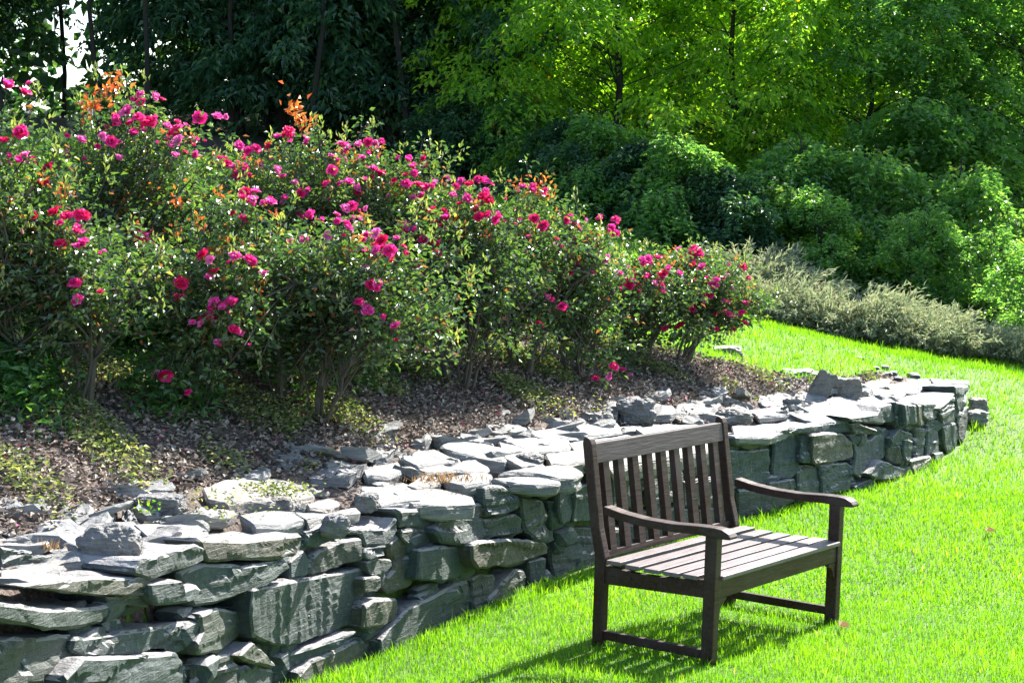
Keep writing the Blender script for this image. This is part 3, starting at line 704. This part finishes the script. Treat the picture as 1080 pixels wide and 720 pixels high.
BUSH = [  # px, base row, y, half width m, height m, lean x, label
 (-25, 425, 8.6, .50, 1.30, 0, 'rose bush cut by the left edge of the photo with a bloom at its top'),
 (78, 432, 8.7, .50, 1.02, -.05, 'front left rose bush with a straight dark stem above the green ground cover'),
 (128, 375, 10.0, .55, 1.38, 0, 'tallest rose bush with magenta blooms on top and orange new leaves on its left shoulder'),
 (195, 408, 9.2, .50, 1.02, .25, 'rose bush with a thick stem leaning right above the pale cap slabs at left'),
 (252, 372, 10.6, .50, 1.10, -.1, 'rose bush behind the leaning stem with a cluster of pink blooms on its top left'),
 (306, 402, 9.8, .42, .95, .05, 'rose bush with one thin pale stem between two leaning trunks'),
 (322, 368, 11.0, .55, 1.36, -.02, 'rose bush topped by a tall spray of orange new leaves'),
 (345, 436, 9.6, .50, 1.05, .3, 'rose bush with a bare pale crooked trunk leaning right in front'),
 (425, 400, 11.2, .55, 1.38, -.1, 'dense rose bush with many pink blooms across its top left of the bench'),
 (488, 408, 11.0, .46, 1.10, .05, 'dark leaved rose bush in the middle of the row above the middle of the wall'),
 (548, 398, 11.7, .55, 1.25, .05, 'tall rose bush with pale spiky shoots on top just left of the bench back'),
 (605, 402, 12.0, .45, .98, 0, 'rose bush with upright dark stems directly behind the left post of the bench'),
 (668, 397, 12.7, .48, .86, .08, 'low rose bush with few blooms behind the top rail of the bench'),
 (714, 397, 13.2, .46, .84, .20, 'last rose bush at the right end of the row leaning right over the lawn'),
]
BL = [(8,93),(3,150),(22,145),(32,175),(52,178),(85,150),(60,225),(72,230),(87,258),(78,300),(125,128),(135,118),(150,103),(163,103),(130,120),(155,130),(165,128),(118,150),(175,135),(187,137),(190,150),(180,155),(205,150),(210,125),(228,125),
 (228,168),(237,172),(247,178),(240,175),(262,160),(270,158),(285,155),(258,210),(265,213),(270,205),(148,250),(155,258),(170,267),(163,262),(113,275),(83,262),(86,228),(215,270),(222,275),(228,320),(236,325),(243,322),(226,327),(247,350),(268,278),(262,275),(165,285),(190,300),(172,302),
 (305,140),(300,145),(362,155),(366,158),(388,152),(395,153),(380,170),(395,180),(400,185),(350,180),(363,222),(372,218),(358,235),(365,238),(398,248),(405,255),(412,265),(398,265),(397,300),(418,345),(387,328),(430,170),(437,178),(428,195),(442,197),(450,198),(430,240),(435,245),(425,262),(433,275),(440,280),(443,285),(460,268),(455,255),(462,258),
 (487,192),(495,195),(505,190),(512,193),(508,205),(515,212),(490,210),(478,208),(522,232),(530,235),(515,228),(526,228),(565,232),(552,198),(558,200),(575,240),(600,232),(605,240),(615,245),(608,255),(635,232),(645,243),(603,268),(585,318),(580,315),(568,343),(600,290),(590,262),
 (733,263),(738,270),(728,268),(782,282),(680,278),(685,275),(652,290),(665,297),(663,302),(740,283),(755,297),(747,315),(763,320),(752,300),(781,336),(790,322),(770,335),(647,388),(665,400),(655,392),(705,285),(725,300),(690,300),(716,345),(698,290),(642,275),(176,398),(338,262),(310,260),(300,210),(318,205),(290,180),(345,195),(470,232),(375,200),(330,230),(455,225)]
OR = [(112,95),(120,92),(128,90),(100,105),(95,115),(108,100),(305,115),(312,120),(315,130),(318,138),(322,128),(310,112),(64,205),(68,200),(75,248),(70,258),(120,215),(100,112),(88,120),(565,195),(572,190),(575,205),(580,198),(560,200),(345,188),(350,195),(235,265),(245,278),(240,255),(285,215),(290,225),
      (545,200),(550,190),(590,225),(470,195),(400,160),(500,215),(700,275),(715,280),(770,320),(440,260),(485,295),(492,300),(510,250),(15,215),(45,190),(25,300),(180,250),(330,210),(415,200),(160,200)]
GEO = []
for bi, (px, py, y, rw, hh, lx, lab) in enumerate(BUSH):
    q = at(px, py, y); gz = Hg(q[0], y); GEO.append((bi, np.array([q[0], y, gz]), rw, hh, lx, (px, y)))
def owner(bx, by):
    best = None
    for r_ in GEO:
        k_, base, rw, hh2, lx, (px, y) = r_
        cxp = 540+F*(base[0]+lx*.8)/y; pt = at(bx, by, y)
        dx = abs(bx-cxp)/F*y/(rw*1.1); dz = (pt[2]-base[2])/hh2
        cost = dx**2+(max(0, dz-1.05)*6)**2+(max(0, .35-dz)*2)**2+.02*(y-8)
        if best is None or cost < best[0]: best = (cost, r_, dx, dz)
    return best
ASSIGN = {k: [] for k in range(len(BUSH))}
for i, (bx, by) in enumerate(BL):
    c_, g_, dx, dz = owner(bx, by); k_, base, rw, hh2, lx, (px, y) = g_
    dep = rw*.95*math.sqrt(max(.05, 1-min(1, dx)**2))*(1.0 if dz < .8 else max(.2, 1-(dz-.8)*3))
    ASSIGN[k_].append((i, at(bx+random.uniform(-1.5, 1.5), by, y-dep*.95)))
ROSES = []
for bi, (px, py, y, rw, hh, lx, lab) in enumerate(BUSH):
    rs = np.random.default_rng(100+bi); rb = random.Random(bi)
    q = at(px, py, y); gz = Hg(q[0], y); base = np.array([q[0], y, gz])
    top_z = base[2]+hh
    root = empty('rose_bush', base, lab, 'rose bush', 'rose bushes planted in a row above the stone wall')
    stems = Acc(); leaves = Acc(); shoots = Acc()
    hh2 = top_z-gz
    # main canes
    canes = []
    for k in range(6):
        th = rs.uniform(0, 2*np.pi); r0 = rs.uniform(.02, .08); r1 = rw*rs.uniform(.25, .95)
        a = np.array([np.cos(th)*r0, np.sin(th)*r0, -.04]); e = np.array([np.cos(th)*r1+lx, np.sin(th)*r1, hh2*rs.uniform(.45, .62)])
        m_ = (a+e)/2+np.array([-(e-a)[0]*.25+rs.normal(0, .05), -(e-a)[1]*.25+rs.normal(0, .05), .03])
        P = bezier(a, m_, e, 8); P[1:-1] += rs.normal(0, .010, (6, 3)); rad = rs.uniform(.007, .014) if k > 0 else .024
        tube(stems, P, np.linspace(rad, rad*.45, 8), 6); canes.append(P)
    n_t = int(112*rw*hh2/.55)
    blo = [Pb-base-np.array([0, 0, .02]) for _, Pb in ASSIGN[bi]]
    for k in range(n_t+3*len(blo)):
        # tips spread through an uneven dome made of a few lobes
        th = rs.uniform(0, 2*np.pi); rr = rw*1.12*np.sqrt(rs.random()); fr = rr/(rw*1.12)
        lob = 1+.13*math.sin(th*3+bi)+.10*math.sin(th*5+2*bi)
        zt = hh2*(1-.42*fr**2)*lob*(.93+rs.normal(0, .05)) if rs.random() < .55 else hh2*rs.uniform(.24, .92)*(1-.15*fr**2)
        if k < 7: zt = hh2*rs.uniform(1.0, 1.10)*(1-.2*fr)
        tip = np.array([np.cos(th)*rr+lx, np.sin(th)*rr*.9, zt])
        if k >= n_t: tip = blo[(k-n_t)//3]+rs.normal(0, .035, 3)*((k-n_t) % 3)-np.array([0, 0, .045*((k-n_t) % 3)])
        c_ = canes[rs.integers(len(canes))]; st = c_[rs.integers(3, 8)]
        mid = st*.45+tip*.55+np.array([0, 0, .08*rs.random()])-np.array([lx*.0, 0, 0])
        P = bezier(st, mid, tip, 6)+0; tube(stems, P, np.linspace(.0055, .002, 6), 4)
        nl = rs.integers(34, 62); t = np.clip(rs.beta(2.2, 1.2, nl), 0, 1); fi = t*5; i0 = np.minimum(fi.astype(int), 4)
        pos = P[i0]+(P[i0+1]-P[i0])*(fi-i0)[:, None]
        outv = rs.normal(0, 1, (nl, 3)); outv[:, 2] = outv[:, 2]*.5+.15; outv = unit(outv)
        pos = pos+outv*rs.uniform(.01, .085, (nl, 1))
        nrm = unit(rs.normal(0, .65, (nl, 3))+np.array([0, 0, 1.0]))
        rn = np.clip(rs.beta(1.6, 2.0, nl)*.93+rs.normal(0, .10), 0, .96); rn = np.where(rs.random(nl) < .03, 1, rn)
        leaf_acc(leaves, pos, outv+np.array([0, 0, -.1]), nrm, rs.uniform(.026, .044, nl), rs.uniform(.018, .028, nl), .25, rn)
        if k < n_t and (rs.random() < .22 or k < 6):                    # upright spiky tips
            n2 = 9; pos = tip+np.stack([rs.normal(0, .012, n2), rs.normal(0, .012, n2), rs.uniform(-.05, .05, n2)], 1)
            leaf_acc(leaves, pos, np.stack([rs.normal(0, .5, n2), rs.normal(0, .5, n2), np.ones(n2)], 1), unit(rs.normal(0, 1, (n2, 3))), .035, .014, .2, np.full(n2, .9+.05*rs.random()))
    link('stems', stems.mesh('stems', M['bark']), root)
    link('foliage', leaves.mesh('foliage', M['rose_leaf']), root)
    ROSES.append((root, base, rw, hh2, lx, shoots, [px, y]))
for bi, r_ in enumerate(ROSES):
    root, base = r_[0], r_[1]; y = base[1]
    for i, P in ASSIGN[bi]:
        rb = random.Random(i)
        def put_bloom(P, sc):
            o_ = link('bloom', BLOOM_MESH[rb.randrange(6)], root); o_.location = P-base
            o_.rotation_euler = (rb.uniform(.1, 1.15), rb.uniform(-.5, .5), rb.uniform(-1, 1)); o_.scale = (sc,)*3
        put_bloom(P, rb.uniform(.72, 1.08)*(1.0 if y < 12 else 1.1))
        for _ in range(rb.choice((1, 2, 2, 3, 4))): put_bloom(P+np.array([rb.uniform(-.11, .11), rb.uniform(-.03, .06), rb.uniform(-.09, .03)]), rb.choice((.35, .5, .6, .75, .9)))
rx_ = random.Random(77)
for r_ in ROSES:                                            # small bronze tips all over the crowns
    root, base, rw, hh2, lx, sh, (px, y) = r_
    for _ in range(10):
        u_ = rx_.uniform(-1, 1); zz = hh2*(.45+.5*rx_.random())*(1-.25*u_*u_); OR.append((540+F*(base[0]+lx*.8+u_*rw)/y, 360-0+F*math.tan(math.atan2(CAMH-(base[2]+zz), y)-PITCH)))
for i, (bx, by) in enumerate(OR):
    c_, g_, dx, dz = owner(bx, by); k_, base, rw, hh2, lx, (px, y) = g_; root = ROSES[k_][0]
    P = at(bx, by, y-rw*.5*math.sqrt(max(.05, 1-min(1, dx)**2)))-base
    n2 = 8 if by < 140 else 6; big = 1.1 if by < 140 else .75; sh = Acc()
    pos = P+rng.normal(0, .028*big, (n2, 3)); leaf_acc(sh, pos, np.stack([rng.normal(0, .8, n2), rng.normal(0, .8, n2), np.full(n2, .7)], 1), unit(rng.normal(0, .8, (n2, 3))+np.array([0, -.4, .6])), .042*big, .022*big, .2)
    tube(sh, [P+np.array([0, 0, -.03]), P+np.array([.002, 0, -.01]), P+np.array([0, 0, .03])], [.003, .0025, .0015], 4)
    link('new_shoot', sh.mesh('new_shoot', M['shoot']), root)

# ------------------------------------------------------------------ ground cover and litter on the bed
def scatter(name, n, matn, size, hrange, label, cat, fn, wd=.7, up=.6):
    acc = Acc(); x = rng.uniform(-5, 4, n*14); y = rng.uniform(5, 15, n*14)
    k = (bed_mask(x, y)) & (np.abs(540+F*x/y-480) < 700); x, y = x[k], y[k]
    d, s_ = sdist(x, y); px = 540+F*x/y; z = Hgt(x, y)
    pr = fn(x, y, d, px); k = rng.random(len(x)) < pr; x, y, z, d = x[k][:n], y[k][:n], z[k][:n], d[k][:n]
    m_ = len(x); pos = np.stack([x, y, z+.034+hrange*rng.random(m_)**1.5], 1)
    leaf_acc(acc, pos, np.stack([rng.normal(0, 1, m_), rng.normal(0, 1, m_), rng.uniform(-.2, up, m_)], 1), unit(rng.normal(0, .5, (m_, 3))+np.array([0, 0, 1])), size*rng.uniform(.6, 1.3, m_), size*wd*rng.uniform(.6, 1.2, m_), .2)
    o_ = link(name, acc.mesh(name, M[matn])); tag(o_, label, cat, kind='stuff')
def clump(x, y, f=2.3, ph=0):
    v_ = np.sin(x*f+ph+np.sin(y*f*.8)*1.6)*np.sin(y*f*1.3-ph+np.sin(x*f*1.1)*1.3)+.5*np.sin(x*f*3.1+y*f*2.2+ph)
    return v_
scatter('leaf_litter', 60000, 'litter', .032, .03, 'dry leaves, bark chips and fallen petals covering the rose bed', 'leaf litter', lambda x, y, d, px: np.where(d > .55, .9, .12))
scatter('ground_cover', 52000, 'cover', .026, .075, 'pale yellow green weeds creeping over the rose bed soil', 'ground cover', lambda x, y, d, px: np.clip((clump(x, y, 3.1)-.05)*1.8, 0, 1)*np.clip((d-.5)*2.5, 0, 1)*np.where(px < 300, .8, 1))
scatter('low_weeds', 75000, 'cover_dark', .045, .24, 'darker green weeds under the left rose bushes', 'weeds', lambda x, y, d, px: np.clip((clump(x, y, 1.7, 1)+.5), 0, 1)*np.clip((d-1.0)*2, 0, 1)*np.where(px < 230, 1, np.where(px < 420, .35, .12)), .6, 1.0)
# small weeds between the cap slabs
def weed(px, py, label, nm, n=60, matn='cover', r=.07, blade=False):
    q = cap_hit(px, py, .03); acc = Acc(); pos = rng.normal(0, 1, (n, 3))*np.array([r, r*.6, 0])+np.array([0, 0, .0])
    if blade: leaf_acc(acc, pos, np.stack([rng.normal(0, .5, n), rng.normal(0, .5, n), np.ones(n)], 1), unit(rng.normal(0, 1, (n, 3))), rng.uniform(.02, .055, n), .006, .1)
    else:
        pos[:, 2] += rng.uniform(0, .05, n); leaf_acc(acc, pos, np.stack([rng.normal(0, 1, n), rng.normal(0, 1, n), rng.uniform(.2, 1, n)], 1), unit(rng.normal(0, .5, (n, 3))+np.array([0, -.2, 1])), rng.uniform(.012, .026, n), .014, .2)
    o_ = link(nm, acc.mesh(nm, M[matn])); o_.location = q; tag(o_, label, 'weed', 'weeds between the cap slabs')
weed(159, 541, 'small bright yellow green weed beside the pale wedge shaped stone', 'weed', 26, 'grass', .025)
weed(287, 522, 'tuft of yellow green weed on the large pale slab', 'weed', 260, 'cover', .09)
weed(215, 530, 'thin straggling weed between pale slabs right of the wedge stone', 'weed', 60, 'cover', .12)
weed(238, 548, 'creeping brownish weed in the gap above the pink topped slab', 'weed', 50, 'cover', .10)
weed(463, 507, 'tuft of dry brown stalks between the cap slabs near the middle of the wall', 'dry_weed', 150, 'dry', .10, True)
weed(52, 580, 'little tuft of dry grass in front of the leftmost pale slab', 'grass_tuft', 30, 'dry', .03, True)
for i, (px, py, nm, lab) in enumerate(((885, 669, 'fallen_leaf', 'brown fallen leaf on the lawn below the right front leg of the bench'), (1040, 567, 'fallen_leaf', 'orange fallen leaf on the lawn near the right edge of the photo'))):
    q = hit_surf(px, py, lambda a, b_: Hgt(np.array([a]), np.array([b_]))[0]); acc = Acc()
    for k in range(3): leaf_acc(acc, np.zeros((1, 3)), np.array([[math.cos(k*.9-.9), math.sin(k*.9-.9), .3]]), np.array([[0, -.5, 1.]]), .06, .04, .3)
    o_ = link(nm, acc.mesh(nm, M['dry'])); o_.location = q+np.array([0, 0, .04]); tag(o_, lab, 'leaf', 'fallen leaves on the lawn')

# ------------------------------------------------------------------ trees
def tree_meshes(seed, hgt, rad, nspray, per, leaf, wdt, matn, crown0=.05, trunk=.09, droop=.35, spray=.38, ntrunk=1, lean_=.0):
    rs = np.random.default_rng(seed); tk = Acc(); lv = Acc(); ends = []
    for t_ in range(ntrunk):
        off = rs.normal(0, .3, 2)*(t_ > 0); P = np.stack([np.linspace(off[0], off[0]*1.6+lean_, 9), np.linspace(off[1], off[1]*1.6, 9), np.linspace(-.3, hgt*.93, 9)], 1); P[1:, :2] += rs.normal(0, .05, (8, 2))
        tube(tk, P, np.linspace(trunk, trunk*.2, 9)*(1 if t_ == 0 else .6), 8); ends.append(P)
    nb = max(5, int(nspray/26)); blobs = []
    for k in range(nb):
        zf = crown0+(1-crown0)*((k+.5)/nb)**.9; th = k*2.4+rs.normal(0, .5); br = rad*rs.uniform(.30, .58)*(1-.25*zf)
        prof = math.sin(math.pi*min(1, zf*.8+.18))**.6
        ro = max(0, rad*prof*rs.uniform(.6, 1.1)-br*.6); blobs.append((math.cos(th)*ro+lean_*zf, math.sin(th)*ro, max(br*.5, zf*hgt-br*.4), br))
    wts = np.array([b_[3]**2 for b_ in blobs]); wts /= wts.sum()
    for k in range(nspray):
        bx, by_, bz, br = blobs[rs.choice(nb, p=wts)]
        o3 = unit(np.array([rs.normal(), rs.normal(), rs.normal()*.8+.35])); c_ = np.array([bx, by_, bz])+o3*br*rs.uniform(.55, 1.08)*np.array([1, 1, .75])
        c_[2] = max(.12, c_[2]); z = c_[2]; th = math.atan2(o3[1], o3[0]); rr = math.hypot(c_[0], c_[1])
        P0 = ends[rs.integers(ntrunk)]; zi = max(0.3, z-.45*rr); st = np.array([np.interp(zi, P0[:, 2], P0[:, 0]), np.interp(zi, P0[:, 2], P0[:, 1]), zi])
        if k % 5 == 0: tube(tk, bezier(st, (st+c_)/2+np.array([0, 0, .2])+rs.normal(0, .15, 3), c_, 7), np.linspace(.011, .003, 7), 4)
        out = np.array([math.cos(th), math.sin(th), -droop]); out = out/np.linalg.norm(out); side = np.array([-math.sin(th), math.cos(th), 0])
        m_ = per; a = rs.random(m_); b_ = rs.uniform(-1, 1, m_)*(.25+.75*np.sin(a*2.6))
        pos = c_+out*(a[:, None]-.4)*spray*1.5+side*b_[:, None]*spray*.62+np.array([0, 0, 1])*(rs.normal(0, .05, m_)-.12*a**2)[:, None]
        D = out*.6+side*np.sign(b_)[:, None]*.6+rs.normal(0, .35, (m_, 3))+np.array([0, 0, -.25 if droop > .2 else 0])
        N = unit(rs.normal(0, .38, (m_, 3))+np.array([0, 0, 1])+out*.3)
        rn = np.clip(rs.normal(.42, .2, m_)+rs.normal(0, .10), 0, .97); rn = np.where(rs.random(m_) < .004, 1, rn)
        leaf_acc(lv, pos, D, N, rs.uniform(.75, 1.25, m_)*leaf, rs.uniform(.8, 1.2, m_)*leaf*wdt, .18, rn, .3)
    return tk.mesh('trunk', M['bark2']), lv.mesh('crown', M[matn])
TA = [tree_meshes(1, 5.6, 2.1, 500, 46, .095, .5, 'leaf_a', crown0=0, trunk=.06), tree_meshes(2, 5.2, 2.0, 480, 46, .10, .48, 'leaf_a', crown0=0, trunk=.06)]
TB = [tree_meshes(3, 4.9, 1.8, 480, 44, .085, .6, 'leaf_b', spray=.26, droop=.15, crown0=0, trunk=.05), tree_meshes(4, 4.5, 1.75, 460, 44, .08, .6, 'leaf_b', spray=.24, droop=.1, crown0=0, trunk=.05)]
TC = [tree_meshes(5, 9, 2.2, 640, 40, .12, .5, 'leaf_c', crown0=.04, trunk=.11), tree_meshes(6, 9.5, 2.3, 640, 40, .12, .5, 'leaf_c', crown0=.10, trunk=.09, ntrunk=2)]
SB = [tree_meshes(7, 1.6, .95, 170, 40, .06, .6, 'leaf_b', trunk=.03, spray=.15, droop=-.3), tree_meshes(8, 1.3, .9, 150, 40, .06, .55, 'leaf_a', trunk=.03, spray=.15, droop=-.3)]
def plant_tree(px, y, ms, sc, label, name, cat, group, rz=None, sz=None):
    x = (px-540)/F*y; z = Hg(x, y); root = empty(name, (x, y, z), label, cat, group, rz=random.uniform(0, 6.28) if rz is None else rz, scale=(sc, sc, sz or sc))
    link('trunk', ms[0], root); link('crown', ms[1], root)
G1 = 'sunlit yellow green trees at the edge of the wood'; G2 = 'darker green trees at the edge of the wood'; G3 = 'tall shaded trees behind the rose bushes'
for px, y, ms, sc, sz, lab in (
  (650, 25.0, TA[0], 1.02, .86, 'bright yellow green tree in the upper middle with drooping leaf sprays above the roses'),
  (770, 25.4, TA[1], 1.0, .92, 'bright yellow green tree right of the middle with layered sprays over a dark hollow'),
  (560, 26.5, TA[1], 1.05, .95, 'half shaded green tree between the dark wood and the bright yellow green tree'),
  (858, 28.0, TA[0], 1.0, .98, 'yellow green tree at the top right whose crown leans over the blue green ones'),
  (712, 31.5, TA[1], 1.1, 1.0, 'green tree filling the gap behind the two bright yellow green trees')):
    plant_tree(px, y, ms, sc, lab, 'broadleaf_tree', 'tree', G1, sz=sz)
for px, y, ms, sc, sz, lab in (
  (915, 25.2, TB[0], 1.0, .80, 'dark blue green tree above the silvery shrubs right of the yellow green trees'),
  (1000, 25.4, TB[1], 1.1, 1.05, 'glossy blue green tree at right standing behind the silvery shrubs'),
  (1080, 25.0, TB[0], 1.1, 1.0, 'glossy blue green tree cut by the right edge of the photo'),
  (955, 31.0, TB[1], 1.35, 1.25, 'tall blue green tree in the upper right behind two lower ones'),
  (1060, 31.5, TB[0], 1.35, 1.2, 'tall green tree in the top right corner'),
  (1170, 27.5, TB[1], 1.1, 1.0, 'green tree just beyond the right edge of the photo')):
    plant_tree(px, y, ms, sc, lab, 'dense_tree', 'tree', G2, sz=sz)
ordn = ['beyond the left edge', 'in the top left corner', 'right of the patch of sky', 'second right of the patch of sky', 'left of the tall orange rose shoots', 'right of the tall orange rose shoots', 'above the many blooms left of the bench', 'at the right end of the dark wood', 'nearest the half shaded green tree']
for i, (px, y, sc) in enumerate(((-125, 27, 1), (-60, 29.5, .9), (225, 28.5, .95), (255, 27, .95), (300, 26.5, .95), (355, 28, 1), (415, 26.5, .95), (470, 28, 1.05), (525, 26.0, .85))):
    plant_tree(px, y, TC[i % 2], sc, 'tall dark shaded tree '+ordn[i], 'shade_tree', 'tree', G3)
# slim poles in the shade of the wood
PL = ['left of the sky patch', 'through the sky patch', 'right of the sky patch', 'above the tallest rose bush', 'left of the tall orange rose shoots', 'right of the tall orange rose shoots', 'above the pink blooms in the middle']
for i, (px, y) in enumerate(((22, 25), (66, 30), (98, 26), (170, 25.5), (240, 26), (330, 25), (420, 25.2))):
    acc = Acc(); hgt = 8.5; P = np.stack([np.cumsum(rng.normal(.03*(i % 3-1), .12, 10)), np.cumsum(rng.normal(0, .08, 10)), np.linspace(-.3, hgt, 10)], 1); tube(acc, P, np.linspace(.028+.022*rng.random(), .012, 10), 7)
    x = (px-540)/F*y; root = empty('young_tree', (x, y, Hg(x, y)), 'slim bare young trunk '+PL[i], 'tree', 'slim trunks in the dark wood'); link('trunk', acc.mesh('trunk', M['bark2']), root)
    lv = Acc(); n2 = 500; c_ = P[rng.integers(3, 10, n2)]+rng.normal(0, .5, (n2, 3)); leaf_acc(lv, c_, rng.normal(0, 1, (n2, 3)), unit(rng.normal(0, .5, (n2, 3))+np.array([0, 0, 1])), .09, .045, .2); link('crown', lv.mesh('crown', M['leaf_c']), root)
# understorey shrubs
SD = [tree_meshes(17, 1.5, 1.0, 260, 44, .075, .55, 'leaf_b', trunk=.03, spray=.17, droop=0, crown0=0), tree_meshes(18, 1.3, 1.1, 250, 44, .08, .55, 'leaf_c', trunk=.03, spray=.17, droop=0, crown0=0)]
for px, y, ms, sc, lab in ((862, 21.3, SB[0], .72, 'variegated green shrub behind the silvery shrubs below the dark hollow'), (820, 21.8, SB[1], .7, 'low green shrub just right of the last rose bush'), (905, 21.4, SB[1], .62, 'small green shrub rising behind the middle silvery shrubs'),
  (975, 20.9, SB[0], .78, 'rounded green shrub in front of the dark trees at right'),   (1045, 20.9, SB[0], .7, 'low green shrub near the right edge behind the silvery shrubs'),
  (545, 24.4, SD[0], .78, 'dark shrub filling the foot of the wood behind the tall pale spiky rose shoots'), (590, 23.2, SD[1], .8, 'dark shrub at the wood edge above the roses left of the bench'),
  (632, 22.8, SD[0], .8, 'dark leafy shrub at the wood edge straight above the bench back'), (676, 22.4, SD[1], .8, 'dark leafy shrub under the bright yellow green tree'),
  (720, 22.0, SD[0], .85, 'dark leafy shrub in the hollow above the last rose bush'), (765, 21.8, SD[1], .8, 'dark leafy shrub above the left end of the silvery shrubs'),
  (840, 22.4, SD[0], 1.0, 'dense green shrub behind the variegated shrub at the foot of the trees'), (925, 22.2, SD[0], 1.05, 'dense green shrub between the small green shrub and the rounded one'), (1010, 22.0, SD[0], 1.05, 'dense green shrub right of the rounded one at the foot of the glossy tree'),
  (480, 24.8, SD[1], .8, 'dark shrub in the deep shade above the middle roses'), (1100, 19.6, SB[0], .8, 'dark shrub beyond the lower right edge of the wood')):
    plant_tree(px, y, ms, sc, lab, 'shrub', 'shrub', 'green shrubs at the foot of the wood')
# silvery feathery shrubs along the lawn edge
def feather(seed, rw, hh):
    rs = np.random.default_rng(seed); acc = Acc()
    for k in range(520):
        th = rs.uniform(0, 2*np.pi); r0 = rw*.5*rs.random(); ln = hh*rs.uniform(.6, 1.25); el = rs.uniform(.35, 1.3)
        a = np.array([math.cos(th)*r0, math.sin(th)*r0*.8, 0]); tip = a+np.array([math.cos(th)*math.cos(el)*ln*1.5, math.sin(th)*math.cos(el)*ln, math.sin(el)*ln*.85])
        P = bezier(a, (a+tip)/2+np.array([0, 0, .12*ln]), tip, 14); m_ = 24; t = rs.random(m_)*12.9; i0 = t.astype(int); pos = P[i0]+(P[i0+1]-P[i0])*(t-i0)[:, None]; D = P[i0+1]-P[i0]
        leaf_acc(acc, pos, unit(D)+rs.normal(0, .45, (m_, 3)), unit(rs.normal(0, .7, (m_, 3))+np.array([0, 0, .8])), rs.uniform(.05, .09, m_), .014, .1)
    return acc.mesh('foliage', M['silver'])
FM = [feather(1, .8, .50), feather(2, .9, .42)]
sl_ = ['immediately right of the last rose bush', 'second from the rose bushes', 'third from the rose bushes, tallest of the row', 'in the middle of the row under the dark trees', 'right of the middle of the row', 'second from the right edge of the photo', 'at the right edge of the photo', 'just beyond the right edge of the photo', 'behind the first one beside the rose bushes']
for i, (px, y, sc) in enumerate(((806, 20.0, 1.0), (848, 19.9, 1.0), (890, 19.6, 1.1), (930, 19.5, 1.0), (972, 19.3, .95), (1015, 19.2, .85), (1058, 19.3, .75), (1110, 19.3, .9), (790, 20.8, 1.05))):
    x = (px-540)/F*y; o_ = link('feathery_shrub', FM[i % 2]); o_.location = (x, y, Hg(x, y)-.02); o_.rotation_euler = (0, 0, i*1.3); o_.scale = (sc, sc, sc*1.0)
    tag(o_, 'low silvery grey feathery shrub '+sl_[i], 'shrub', 'silvery feathery shrubs along the lawn edge')
# far wood, reads as one mass
acc = Acc(); n = 150000
x = rng.uniform(-30, 30, n); y = rng.uniform(29, 46, n); px = 540+F*x/y
hm = np.interp(x, [-30, -3, 1.5, 5, 30], [15, 15, 12, 7.0, 7.0]); z = Hgt(x, y)+hm*rng.random(n)
cl = np.sin(x*1.3+z*.9)*np.sin(y*1.1+z*1.4)+.3*np.sin(x*4+z*3)
gap = (np.abs(px-78) < 20) & (z > CAMH+y*(200-95)/F) & (z < CAMH+y*(200-5)/F) & (rng.random(n) < .86)
ceil_ = CAMH+.1*y+.35+.5*np.sin(x*1.7); k = (cl > -.55) & ~gap & ((x < 1.5) | ((z < ceil_) & (y > 36))); pos = np.stack([x, y, z], 1)[k]; m_ = len(pos)
leaf_acc(acc, pos, rng.normal(0, 1, (m_, 3)), unit(rng.normal(0, .6, (m_, 3))+np.array([0, 0, 1])), rng.uniform(.2, .42, m_), rng.uniform(.14, .26, m_), .2)
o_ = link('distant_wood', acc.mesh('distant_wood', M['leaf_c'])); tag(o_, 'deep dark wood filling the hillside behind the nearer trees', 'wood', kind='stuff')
